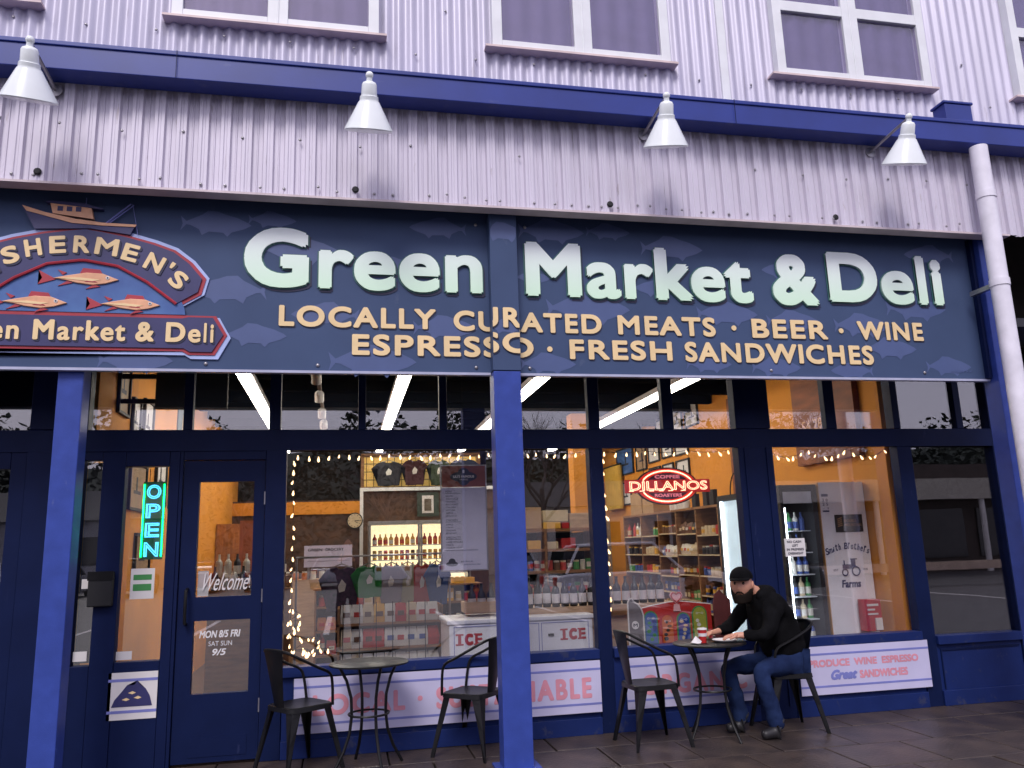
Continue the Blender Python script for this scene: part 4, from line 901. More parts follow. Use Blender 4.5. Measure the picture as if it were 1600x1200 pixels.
for x, z, r in ((4.78, 1.165, .03), (4.90, 1.175, .042)): a.tube([(x+r*math.cos(k*math.pi/8), .494, z+r*math.sin(k*math.pi/8)) for k in range(16)], .006, 5, closed=True)
a.box(4.76, 4.86, .492, .497, 1.20, 1.24).box(4.855, 4.90, .492, .497, 1.21, 1.29).box(4.775, 4.785, .492, .497, 1.24, 1.28).box(4.85, 4.92, .4915, .4965, 1.285, 1.295)
build(a, 'tractor_drawing', EMB_NAVY, wp)
build(text(text(text(MB().box(4.61, 4.68, .4945, .4975, 1.90, 1.925).box(4.61, 4.68, .4945, .4975, 1.75, 1.765), '3 8', 4.615, 1.85, .06, .03, .497, .001, .02), '2 5', 4.615, 1.81, .06, .03, .497, .001, .02), '- 1', 4.615, 1.775, .06, .02, .497, .001, .02), 'price_stickers', EMB_NAVY, wp)
rb = thing('red_box', 'red leaflet holder standing at the foot of the white cabinet', 'box', (5.0, .4, .66))
build(MB().box(4.86, 5.03, .36, .47, .62, .91), 'case', RED, rb, bevel=.004)
build(MB().box(4.88, 5.0, .355, .3595, .85, .87).box(4.88, 4.96, .355, .3595, .81, .825).box(4.88, 4.99, .355, .3595, .77, .785).box(4.95, 5.02, .345, .3595, .63, .74), 'leaflet', PAPER, rb)
solo(MB().box(3.86, 5.08, .30, 1.2, .02, .60), 'low_counter', FREEZ, 'low white counter carrying the cabinets behind the right window', 'counter') if False else None

# mid shelf with boxes (right of the post)
sh = thing('low_shelf', 'brown wooden shelf unit stacked with boxes behind the wine counter', 'shelf', (2.5, 3.2, 0))
for z in (.9, 1.18, 1.44, 1.68): build(MB().box(1.9, 3.04, 3, 3.4, z, z+.035), 'shelf_board', WOOD, sh)
for x in (1.9, 2.40, 3.01): build(MB().box(x, x+.03, 2.995, 3.40, .02, 1.679), 'upright', WOOD, sh)
build(MB().box(1.9, 3.04, 3.38, 3.41, .02, 1.67), 'back_board', DARKWALL, sh)
for i, (x0, x1, z0, z1, mt, lb) in enumerate(((2.12, 2.38, 1.72, 1.98, CARD, 'brown box at the left on the shelf top'), (2.40, 2.72, 1.80, 1.94, PROD[7], 'wide pale box lying on a carton'), (2.40, 2.62, 1.717, 1.797, PROD[1], 'flat orange carton under the pale box'),
        (2.74, 3.02, 1.717, 1.90, WOODL, 'pale wooden crate with script lettering'), (2.64, 2.73, 1.717, 1.79, RED, 'small red box beside the wooden crate'), (2.20, 2.36, 1.475, 1.58, PROD[1], 'yellow packet box on the upper shelf'), (2.62, 2.80, 1.475, 1.60, RED, 'red tin box on the upper shelf'), (2.44, 2.58, 1.475, 1.56, PROD[7], 'cream packet box on the upper shelf'))):
    solo(MB().box(x0, x1, 3.03, 3.3, z0, z1), 'box', mt, lb, 'box', bevel=.004)
for z in (.935, 1.215):
    for i in range(13):
        good(rnd.choice(['can', 'jar', 'box']), (1.98+i*.083, 3.08, z+.001), rnd.choice([0, 5, 2, 3, 8, 6]), rnd.choice([3, 7, 0]), f"on the {'lower' if z < 1 else 'upper'} board behind the wine bottles, {NTH[i]} from the left", 'goods on the low shelf')
# wine counter
wc = thing('wine_counter', 'long pale wooden display ledge carrying a row of wine bottles', 'counter', (2.2, .9, 0))
build(MB().box(1.42, 3.1, .62, 1.05, .90, .955), 'top', WOODL, wc); build(MB().box(1.45, 3.08, .66, 1.02, .02, .898), 'cabinet', WOODL, wc)
build(MB().box(1.42, 3.1, .61, .6185, .86, .90), 'apron', WOOD, wc)
b0 = None
xs = [1.50+i*.085 for i in range(18)]
for i, x in enumerate(xs):
    if b0 is None:
        b0 = thing('wine_bottle', '', 'bottle', (x, .72, .956), 'wine bottles on the ledge')
        build(MB().lathe([(.034, 0), (.037, .008), (.037, .175), (.032, .2), (.015, .235), (.0135, .29), (.0155, .292), (.0155, .305), (.001, .305)], n=14), 'glass', BOTG, b0, smooth=True, local=True)
        build(MB().lathe([(.0376, .04), (.038, .042), (.038, .14), (.0376, .142)], n=14), 'label', PAPER, b0, smooth=True, local=True); o = b0
    else: o = copy_tree(b0)
    o.location = (x, .72+rnd.uniform(-.01, .01), .956); o.scale = (1, 1, .82+.06*(i in (2, 3, 4))); o['label'] = f'dark wine bottle with pale label, {NTH[i]} from the left on the wooden ledge'
# ledge crate with white wines beside the post
t = thing('wine_crate', 'pale wooden crate of wine bottles left of the middle post', 'crate', (1.2, .8, .93))
build(MB().box(1.08, 1.38, .70, .72, .935, 1.03).box(1.08, 1.10, .72, 1.0, .935, 1.03).box(1.36, 1.38, .72, 1.0, .935, 1.03).box(1.10, 1.36, .98, 1.0, .935, 1.03).box(1.10, 1.36, .72, .98, .935, .945), 'crate', WOODL, t)
for x, wh in ((1.15, 'left'), (1.24, 'middle'), (1.33, 'right')):
    o = copy_tree(b0); o.location = (x, .78, .946); o.scale = (1, 1, .8); o['label'] = f'{wh} wine bottle standing in the pale wooden crate'; o['group'] = 'wine bottles in the crate'
# ice chest
ic = thing('ice_chest', 'long white ice chest with red ICE lettering under the windows', 'freezer', (1.5, .5, 0))
build(MB().box(.89, 2.17, .40, 1.02, .02, .865), 'body', FREEZ, ic, bevel=.01)
build(MB().box(.87, 2.19, .385, 1.03, .868, .905), 'lid', FREEZ, ic, bevel=.008)
bd = MB()
for x0, x1 in ((.93, 1.50), (1.53, 1.68), (1.70, 2.13)):
    for a in ((x0, x1, .845, .85), (x0, x1, .50, .505), (x0, x0+.005, .505, .845), (x1-.005, x1, .505, .845)): bd.box(a[0], a[1], .3945, .3995, a[2], a[3])
build(bd, 'panel_seam', BSTRIPE, ic)
a = MB()
for x0, w, z0, h in ((.945, .24, .695, .095), (1.87, .22, .695, .095)):
    lw_ = w/3.3; text(a, 'I', x0+.02, z0, .028, h, .3995, .002, .06); a.box(x0, x0+.068, .3975, .3993, z0, z0+.014).box(x0, x0+.068, .3975, .3993, z0+h-.014, z0+h)
    text(a, 'C', x0+.078, z0-.002, .075, h+.004, .3995, .002, .05); text(a, 'E', x0+.168, z0, .065, h, .3995, .002, .028); a.box(x0+.158, x0+.18, .3975, .3993, z0, z0+.012).box(x0+.158, x0+.18, .3975, .3993, z0+h-.012, z0+h)
build(a, 'ice_lettering', mat('ice_red', (.50, .06, .08), .5), ic)
build(MB().box(1.76, 1.81, .388, .3993, .735, .755), 'latch', BLACKM, ic)
# ice-cream display
idp = thing('ice_cream_display', 'curved red ice cream display board with heart logo and four colour arches', 'display', (2.9, .3, .62))
red = [(2.60, .61), (2.60, .935), (2.70, .955), (2.84, .975), (2.90, .98), (2.98, .98), (3.10, .965), (3.26, .945), (3.26, .61)]
build(cap(MB(), red, .30, .315), 'board', mat('display_red', (.50, .025, .02), .45), idp)
build(MB().tube([(x, .307, z) for x, z in red[1:-1]], .008, 6), 'white_edge', PAPER, idp)
cols = [(2.675, .11, .90, EMB_BLUE, PROD[2]), (2.83, .10, .87, mat('arch_orange', (.62, .14, .03), .5), None), (2.985, .105, .875, mat('arch_blue', (.03, .07, .32), .5), None), (3.14, .12, .925, mat('arch_lime', (.38, .40, .05), .5), None)]
for i, (xc_, w, zt, mt, m2) in enumerate(cols):
    P = [(xc_-w/2-.012, .625), (xc_+w/2+.012, .625)]+[(xc_+(w/2+.012)*math.cos(a_), zt-w/2+(w/2+.012)*math.sin(a_)) for a_ in [math.pi*k/12 for k in range(13)]]
    build(cap(MB(), P, .292, .2995), 'arch_border', (PROD[2] if i != 1 else RED), idp)
    P = [(xc_-w/2, .635), (xc_+w/2, .635)]+[(xc_+w/2*math.cos(a_), zt-w/2+w/2*math.sin(a_)) for a_ in [math.pi*k/12 for k in range(13)]]
    ar = build(cap(MB(), P, .287, .2915), 'arch', mt, idp)
    pic = MB()
    for k in range(5): pic.prism(ell(xc_+rnd.uniform(-.03, .03), .67+k*.035, .012+.012*rnd.random(), .010+.008*rnd.random(), 8), .284+.0004*k, .2865)
    build(pic, 'picture', (PROD[2] if m2 else [None, PROD[8], PROD[7], PROD[3]][i]), ar)
    a = MB(); text(a, ['SCOOPS', 'MAGNO', 'CONES', 'LIME'][i] if False else 'o~o', xc_-w*.3, zt-.06, w*.6, .018, .2865, .001, .02); build(a, 'lettering', PAPER, ar)
hrt = [(.0, -.06), (-.05, -.012), (-.062, .02), (-.045, .045), (-.02, .045), (0, .028), (.02, .045), (.045, .045), (.062, .02), (.05, -.012)]
build(cap(MB(), [(2.93+x, 1.02+z) for x, z in hrt], .290, .3), 'heart_logo', mat('heart_pink', (.80, .45, .45), .5), idp)
build(MB().tube([(2.93+x*.8, .288, 1.022+z*.8) for x, z in hrt], .006, 5, closed=True), 'heart_outline', mat('heart_red', (.55, .03, .03), .5), idp)
build(cap(MB(), [(2.895, .90), (2.965, .90), (2.955, .96), (2.905, .96)], .290, .2985), 'logo_plate', mat('heart_pink', (.8, .45, .45)), idp)
side_ = [(2.46, .62), (2.46, .99), (2.475, 1.02), (2.50, 1.03), (2.515, 1.0), (2.56, .97), (2.585, .93), (2.60, .88), (2.60, .62)]
build(cap(MB(), side_, .27, .28), 'side_wing', mat('wing_grey', (.16, .14, .15), .5), idp); build(MB().tube([(x, .268, z) for x, z in side_], .007, 6, closed=True), 'wing_edge', PAPER, idp)
build(MB().prism(ell(2.52, .80, .032, .035, 20), .262, .2695), 'round_badge', PAPER, idp); a = MB(); text(a, 'M', 2.50, .785, .04, .03, .2615, .001, .03); build(a, 'badge_letter', INK, idp)
side2 = [(3.27, .62), (3.27, .95), (3.29, 1.03), (3.34, 1.07), (3.38, 1.03), (3.44, .98), (3.44, .62)]
build(cap(MB(), side2, .27, .28), 'side_wing', mat('wing_brown', (.16, .04, .04), .5), idp)

# clothes rack, chip shelf
rk = thing('clothes_rack', 'chrome rail carrying hung clothes behind the left window', 'clothes rack', (.4, 1.6, 0))
build(MB().tube([(-.45, 1.6, .02), (-.45, 1.6, 1.47), (1.05, 1.6, 1.47), (1.05, 1.6, .02)], .014, 8), 'rail', STEEL, rk, smooth=True)
sg_ = 'clothes on the rack behind the left window'
for x, w, h, mt, lb in ((-.02, .36, .42, mat('plaid', (.10, .05, .10), .9, c2=(.03, .03, .05), scale=30), 'dark plaid shirt on the rack'), (.25, .30, .30, mat('shirt_green', (.02, .22, .04), .9), 'bright green shirt on the rack'), (.47, .26, .36, mat('shirt_grey', (.25, .24, .28), .9), 'grey shirt on the rack'),
                    (.63, .24, .36, mat('shirt_lime', (.40, .38, .22), .9), 'pale yellow shirt on the rack'), (.77, .22, .40, mat('shirt_red', (.42, .04, .03), .9), 'red shirt on the rack'), (.92, .24, .40, mat('shirt_blue', (.02, .06, .22), .9), 'navy blue shirt at the right end of the rack')):
    shirt(x, 1.6-rnd.random()*.03, 1.37, w, h, mt, lb, 'shirt', sg_, rz=rnd.uniform(-.3, .3))
cs = thing('snack_shelf', 'low brown shelf holding shiny bags behind the left window', 'shelf', (.45, 1.2, 0))
for z in (.40, .62, .84): build(MB().box(-.05, .92, 1.1, 1.5, z, z+.02), 'shelf_board', WOOD, cs)
for x in (-.05, .90): build(MB().box(x, x+.02, 1.1, 1.5, .02, 1.0), 'upright', WOOD, cs)
build(MB().box(-.05, .92, 1.5, 1.52, .02, 1.0), 'back_board', BROWNP, cs)
for z in (.421, .641, .861):
    for i in range(9):
        good('bag', (.03+i*.10, 1.18, z), 3 if rnd.random() < .7 else rnd.choice([0, 7, 1]), rnd.choice([0, 6, 5]), f"on the {'lowest' if z < .5 else 'middle' if z < .7 else 'top'} board of the snack shelf, {NTH[i]} from its left end", 'snack bags on the low shelf', rnd.uniform(-.2, .2), (1, 1, 1.1))
rails = MB()
for i in range(7): rails.tube([(.0+i*.15, 1.06, .42), (.0+i*.15, 1.06, 1.05)], .004, 5)
build(rails, 'wire_front', BLACKM, cs)
gd = thing('display_shelf', 'brown free standing shelf of groceries in the middle of the shop', 'shelf', (.7, 4, 0))
for z in (.25, .54, .83): build(MB().box(-.35, 1.75, 3.9, 4.3, z, z+.025), 'shelf_board', WOOD, gd)
for x in (-.35, .68, 1.73): build(MB().box(x, x+.02, 3.895, 4.3, .02, 1.05), 'upright', WOOD, gd)
build(MB().box(-.35, 1.75, 4.302, 4.32, .02, 1.05), 'back_board', BROWNP, gd); build(MB().box(-.37, 1.77, 3.89, 4.33, 1.052, 1.07), 'top_board', WOOD, gd)
for zi, z in enumerate((.276, .566, .856)):
    for i in range(18):
        good(rnd.choice(['jar', 'bottle', 'box', 'bag', 'can']), (-.26+i*.115, 3.97+rnd.random()*.05, z), rnd.randrange(9), rnd.choice([3, 7, 0]), f"on the {('lowest', 'middle', 'top')[zi]} board of the free standing shelf, {NTH[i]} from the left", 'groceries on the free standing shelf', rnd.uniform(-.3, .3), (1.1, 1.1, rnd.uniform(.9, 1.25)))
for i, (x, w, c) in enumerate(((-.2, .3, CARD), (.35, .25, RED), (.85, .35, PROD[7]), (1.4, .28, PROD[1]))):
    solo(MB().box(x, x+w, 4.0, 4.2, 1.402, 1.50+.04*(i % 2)), 'basket', c, ('cardboard tray at the left end of the free standing shelf top', 'red tray on the free standing shelf top', 'cream tray on the free standing shelf top', 'yellow tray at the right end of the free standing shelf top')[i], 'tray', bevel=.01) if False else solo(MB().box(x, x+w, 3.98, 3.99, 1.072, 1.14).box(x, x+w, 4.2, 4.21, 1.072, 1.14).box(x, x+.01, 3.99, 4.2, 1.072, 1.14).box(x+w-.01, x+w, 3.99, 4.2, 1.072, 1.14).box(x+.01, x+w-.01, 3.99, 4.2, 1.072, 1.08), 'tray', c, ('cardboard tray on the shelf above the groceries, leftmost', 'red tray on top of the free standing shelf', 'cream tray on top of the free standing shelf', 'yellow tray on top of the free standing shelf')[i], 'tray')
# deli counter at left back
dc = thing('deli_counter', 'white deli menu counter at the back left below the clock', 'counter', (-.3, 5.5, 0))
build(MB().box(-1.2, .2, 5.3, 5.9, .02, 1.15), 'counter', WOODL, dc); build(MB().box(-.55, .12, 5.31, 5.34, 1.32, 1.62), 'board', BANNER, dc)
a = MB(); text(a, 'GREEN', -.50, 1.54, .2, .04, 5.309, .001, .02); text(a, 'GROCERY', -.26, 1.54, .26, .04, 5.309, .001, .02); a.box(-.5, .08, 5.305, 5.309, 1.46, 1.463).box(-.5, .08, 5.305, 5.309, 1.40, 1.403); build(a, 'board_lettering', INK, dc)
build(MB().box(-.5, -.47, 5.32, 5.34, 1.15, 1.32).box(.05, .08, 5.32, 5.34, 1.15, 1.32), 'board_leg', STEEL, dc)
for i in range(9):
    good('jar', (-.9+i*.12, 5.36, 1.151), rnd.choice([0, 4, 3, 6]), 3, f'on the back left deli counter, {NTH[i]} from the left', 'jars on the deli counter')
solo(MB().box(-1.92, -1.0, 6.5, 7.0, .02, 2.0), 'wood_cabinet', mat('orange_wood', (.34, .13, .04), .6, var=.3, stretch=(5, 5, 1)), 'tall orange wood cabinet at the back left of the shop', 'cabinet')
solo(MB().box(-1.3, -.98, 4.2, 4.5, .02, 1.95), 'wood_cabinet', mat('red_door', (.30, .08, .03), .6), 'red brown cupboard seen through the door glass', 'cabinet')
for i in range(16):
    good('bottle', (-1.25+(i % 8)*.09, 1.9+.25*(i//8), 1.18+.12*(i//8)), rnd.choice([-1, 8, 3, 3]), 3, f"on the {'front' if i < 8 else 'back'} step inside the door, {NTH[i % 8]} from the left", 'bottles on the stand inside the door')
solo(MB().box(-1.3, -.52, 1.84, 2.0, .02, 1.178).box(-1.3, -.52, 2.01, 2.25, .02, 1.298), 'bottle_stand', WOOD, 'stepped wooden stand of bottles just inside the door', 'stand')
cc = thing('security_camera', 'small white security camera above the inner cupboard', 'camera', (-1.1, 4.0, 2.0))
build(MB().ball((-1.02, 3.9, 1.98), .05, 12), 'dome', PAPER, cc, smooth=True); build(MB().ball((-1.0, 3.86, 1.97), .028, 10), 'lens', BLACK, cc, smooth=True); build(MB().tube([(-1.02, 3.92, 2.02), (-1.02, 4.1, 2.06)], .01, 6), 'arm', PAPER, cc)

# ------------------------------------------------------------------ chairs and tables
def make_chair():
    t = thing('metal_chair', '', 'chair', (0, 0, 0), 'black metal cafe chairs')
    # faces +X in its own frame; back at -X
    s = .18; zs = .45
    P = [(s*(1 if abs(a) < .5 else 1), 0) for a in ()]
    seat = []
    for k in range(28):
        a_ = 2*math.pi*k/28; c, q = math.cos(a_), math.sin(a_); e = .35
        seat.append((math.copysign(abs(c)**e, c)*(s+.0), math.copysign(abs(q)**e, q)*s))
    mb = MB(); n = len(seat)
    vs = [(x*.80, y*.80, zs-.006) for x, y in seat]+[(x*.96, y*.96, zs) for x, y in seat]+[(x, y, zs-.006) for x, y in seat]+[(x*1.02, y*1.02, zs-.035) for x, y in seat]+[(x*.98, y*.98, zs-.035) for x, y in seat]
    fs = [tuple(range(n))]+[(r*n+k, r*n+(k+1) % n, (r+1)*n+(k+1) % n, (r+1)*n+k) for r in range(4) for k in range(n)]+[tuple(range(4*n, 5*n))[::-1]]
    build(mb.add(vs, fs), 'seat', BLACKM, t, smooth=True, local=True)
    for sx in (-1, 1):
        for sy in (-1, 1):
            a = Vector((sx*.155, sy*.155, zs-.03)); b = Vector((sx*.235, sy*.225, 0)); lg = MB()
            # tapered folded channel leg
            rings = []
            for tt in (0, .1, .5, 1):
                p = a.lerp(b, tt); w = (.085*(1-tt)**1.6+.022); d = .02+.01*(1-tt)
                ux = Vector((sx, -sy, 0)).normalized(); uo = Vector((sx, sy, 0)).normalized()
                rings += [p-ux*w*.5-uo*d, p+uo*.004, p+ux*w*.5-uo*d, p+ux*w*.4-uo*(d+.006), p-uo*.006, p-ux*w*.4-uo*(d+.006)]
            lg.add(rings, [(r*6+k, r*6+(k+1) % 6, (r+1)*6+(k+1) % 6, (r+1)*6+k) for r in range(3) for k in range(6)]+[tuple(range(5, -1, -1)), tuple(range(18, 24))])
            build(lg, 'leg', BLACKM, t, smooth=False, local=True)
    # arched apron pieces between legs
    # hoop tube: from front seat corners up and round the back
    hp = [(.165, .17, zs-.02), (.15, .185, .58), (.12, .195, .655), (.02, .205, .705), (-.12, .20, .775), (-.205, .15, .825), (-.235, 0, .84), (-.205, -.15, .825), (-.12, -.20, .775), (.02, -.205, .705), (.12, -.195, .655), (.15, -.185, .58), (.165, -.17, zs-.02)]
    from mathutils.geometry import interpolate_bezier
    pts = []
    for i in range(len(hp)-1):
        p0 = Vector(hp[i-1] if i else hp[0]); p1 = Vector(hp[i]); p2 = Vector(hp[i+1]); p3 = Vector(hp[min(i+2, len(hp)-1)])
        for tt in (0, .33, .66): pts.append(.5*((2*p1)+(p2-p0)*tt+(2*p0-5*p1+4*p2-p3)*tt*tt+(3*p1-p0-3*p2+p3)*tt**3))
    pts.append(Vector(hp[-1]))
    build(MB().tube(pts, .0105, 8), 'arm_hoop', BLACKM, t, smooth=True, local=True)
    # splat
    sp_ = []
    for tt in (0, .2, .5, .8, 1):
        x = -.165-.065*tt; z = zs-.03+(.84-zs+.03)*tt; w = .055+.05*tt+.02*tt*tt
        for k in range(5): y = -w+2*w*k/4; sp_.append((x-.012*(1-(y/w)**2), y, z))
    m2 = MB(); g = [(r*5+k, r*5+k+1, (r+1)*5+k+1, (r+1)*5+k) for r in range(4) for k in range(4)]
    off = [(x+.004, y, z) for x, y, z in sp_]; N = 25
    edge = [0, 1, 2, 3, 4, 9, 14, 19, 24, 23, 22, 21, 20, 15, 10, 5]
    m2.add(sp_+off, g+[tuple(N+i for i in reversed(f)) for f in g]+[(edge[i], edge[(i+1) % 16], N+edge[(i+1) % 16], N+edge[i]) for i in range(16)])
    build(m2, 'backrest', BLACKM, t, smooth=True, local=True)
    return t
ch0 = make_chair()
chairs = [(-.30, -.38, R(35), 'black metal chair at the far left, in front of the shaded blue column'), (.97, -.33, R(140), 'black metal chair just left of the middle post'),
          (2.33, -.50, R(4), 'empty black metal chair facing the seated man'), (3.52, -.42, R(176), 'black metal chair the man in the cap sits on')]
for i, (x, y, a, lb) in enumerate(chairs):
    o = ch0 if i == 0 else copy_tree(ch0); o.location = (x, y, 0); o.rotation_euler = (0, 0, a); o['label'] = lb
def make_table():
    t = thing('bistro_table', '', 'table', (0, 0, 0), 'round bistro tables')
    build(MB().lathe([(.001, .715), (.283, .715), (.288, .711), (.288, .702), (.280, .700), (.001, .700)], n=40), 'tabletop', BLACKM, t, smooth=True, local=True)
    build(MB().tube([(.145*math.cos(k*math.pi/12), .145*math.sin(k*math.pi/12), .36) for k in range(24)], .008, 6, closed=True), 'ring', BLACKM, t, smooth=True, local=True)
    for k in range(4):
        a_ = k*math.pi/2+.35; c, q = math.cos(a_), math.sin(a_); pr_ = [(.22, .69), (.17, .60), (.135, .48), (.13, .36), (.145, .24), (.19, .12), (.26, .0)]
        build(MB().tube([(c*r, q*r, z) for r, z in pr_], .011, 8), 'leg', BLACKM, t, smooth=True, local=True)
    return t
t0 = make_table(); t0.location = (.19, -.46, 0); t0['label'] = 'round black bistro table between the two empty left chairs'
t1 = copy_tree(t0); t1.location = (2.86, -.48, 0); t1['label'] = 'round black bistro table where the man sits'
cup = thing('paper_cup', 'red and white paper cup on the man\'s table', 'cup', (2.80, -.50, .7155))
build(MB().lathe([(.027, 0), (.036, .10), (.038, .10), (.001, .101)], n=16), 'cup', RED, cup, smooth=True, local=True); build(MB().lathe([(.0335, .05), (.0365, .075), (.037, .075)], n=16), 'band', PAPER, cup, local=True); build(MB().lathe([(.039, .101), (.037, .112), (.001, .113)], n=16), 'lid', PAPER, cup, local=True)
cn = thing('snack_wrapper', 'crumpled white and blue food wrapper beside the paper cup', 'wrapper', (2.72, -.55, .7155)); a = MB()
vs = [(.06*math.cos(k*.9)*(.6+.4*rnd.random()), .06*math.sin(k*.9)*(.6+.4*rnd.random()), .02*rnd.random()+.002) for k in range(7)]+[(0, 0, .06)]
build(a.add(vs, [(k, (k+1) % 7, 7) for k in range(7)]+[(6, 5, 4, 3, 2, 1, 0)]), 'wrapper', PAPER, cn, local=True)
solo(MB().lathe([(.001, .7155), (.07, .7155), (.10, .732), (.102, .735), (.07, .722), (.001, .722)], (2.98, -.52, 0), 24), 'paper_plate', PAPER, 'white paper plate in front of the man', 'plate', smooth=True)

# ------------------------------------------------------------------ people
def skin_mesh(name, nodes, edges, mt, parent, sub=2, root=None):
    me = bpy.data.meshes.new(name); keys = list(nodes); ix = {k: i for i, k in enumerate(keys)}
    me.from_pydata([nodes[k][0] for k in keys], [(ix[a], ix[b]) for a, b in edges], [])
    o = bpy.data.objects.new(name, me); col.objects.link(o)
    md = o.modifiers.new('skin', 'SKIN'); md.use_smooth_shade = True
    lay = me.skin_vertices[0] if me.skin_vertices else None
    if lay is None:
        bm = bmesh.new(); bm.from_mesh(me); bm.verts.layers.skin.verify(); bm.to_mesh(me); bm.free(); lay = me.skin_vertices[0]
    for k in keys:
        r = nodes[k][1]; lay.data[ix[k]].radius = (r, r) if not isinstance(r, tuple) else r
        lay.data[ix[k]].use_root = (k == (root or keys[0]))
    ss = o.modifiers.new('sub', 'SUBSURF'); ss.levels = sub; ss.render_levels = sub
    dg = bpy.context.evaluated_depsgraph_get(); out = bpy.data.meshes.new_from_object(o.evaluated_get(dg))
    bpy.data.objects.remove(o); out.name = name; out.materials.clear(); out.materials.append(mt)
    out.polygons.foreach_set('use_smooth', [True]*len(out.polygons))
    n = bpy.data.objects.new(name, out); link(n, parent); out.transform(Matrix.Translation(-OFF[parent.name])); return n
def head_mesh(c, fdir, s=1.0):
    """head with brow, nose, lips, ears, chin; looks along fdir"""
    f = Vector(fdir).normalized(); r = f.cross(Vector((0, 0, 1))).normalized(); u = r.cross(f); Mh = Matrix((r, f, u)).transposed().to_4x4(); Mh.translation = Vector(c)
    mb = MB(); n = 32; m_ = 24; vs = []
    for i in range(m_+1):
        ph = math.pi*i/m_
        for k in range(n):
            th = 2*math.pi*k/n; x = math.sin(ph)*math.cos(th); y = math.sin(ph)*math.sin(th); z = -math.cos(ph)
            X, Yv, Z_ = x*.076, y*.098, z*.118
            if z < 0: X *= 1-.28*z*z; Yv *= (1-.12*z*z) if y > 0 else (1-.35*z*z)
            if y > .2:
                a = abs(x)
                Yv += .020*math.exp(-((Z_+.012)/.026)**2-(x/.17)**2)*(1 if Z_ > -.04 else 1)      # nose
                Yv -= .009*math.exp(-((Z_-.018)/.014)**2-((a-.42)/.2)**2)                         # eye sockets
                Yv += .005*math.exp(-((Z_-.040)/.012)**2)                                         # brow
                Yv += .006*math.exp(-((Z_+.058)/.010)**2-(x/.3)**2)                               # lips
                Yv += .008*math.exp(-((Z_+.098)/.016)**2-(x/.3)**2)                               # chin
            vs.append(Mh@(Vector((X, Yv, Z_))*s))
    fs = [(i*n+k, i*n+(k+1) % n, (i+1)*n+(k+1) % n, (i+1)*n+k) for i in range(m_) for k in range(n)]
    mb.add(vs, fs)
    for sx in (-1, 1): mb.ball(Mh@Vector((sx*.078*s, -.008, -.005)), .03*s, 8, (.35, .7, 1.05), M=Mh.to_3x3().to_4x4())
    return mb, Mh
def hand_pts(w, d, up, s=1.0, curl=.5, side=1):
    """nodes/edges of a hand from wrist w pointing along d; five fingers"""
    d = Vector(d).normalized(); up = Vector(up).normalized(); l = d.cross(up)*side; N = {}; E = []
    w = Vector(w); N['p'] = (w+d*.045*s, .024*s)
    for i, (off, L) in enumerate(((-.030, .062), (-.010, .072), (.010, .070), (.028, .055))):
        a = w+d*.085*s+l*off*s; b = a+(d*(1-.2*curl)-up*.5*curl)*L*.5*s; c = b+(d*(1-curl)-up*curl)*L*.5*s
        N[f'a{i}'] = (a, .0105*s); N[f'b{i}'] = (b, .0092*s); N[f'c{i}'] = (c, .0075*s); E += [('p', f'a{i}'), (f'a{i}', f'b{i}'), (f'b{i}', f'c{i}')]
    a = w+d*.035*s-l*.038*s; b = a+(d*.8-l*.5-up*.2)*.04*s; N['ta'] = (a, .012*s); N['tb'] = (b, .010*s); N['tc'] = (b+(d-up*.3)*.028*s, .008*s); E += [('p', 'ta'), ('ta', 'tb'), ('tb', 'tc')]
    return N, E
def folds(o, size, amt):
    tx = bpy.data.textures.new('cloth_folds', 'CLOUDS'); tx.noise_scale = size; tx.noise_depth = 2
    d = o.modifiers.new('folds', 'DISPLACE'); d.texture = tx; d.strength = amt; d.mid_level = .5; d.texture_coords = 'LOCAL'; return o
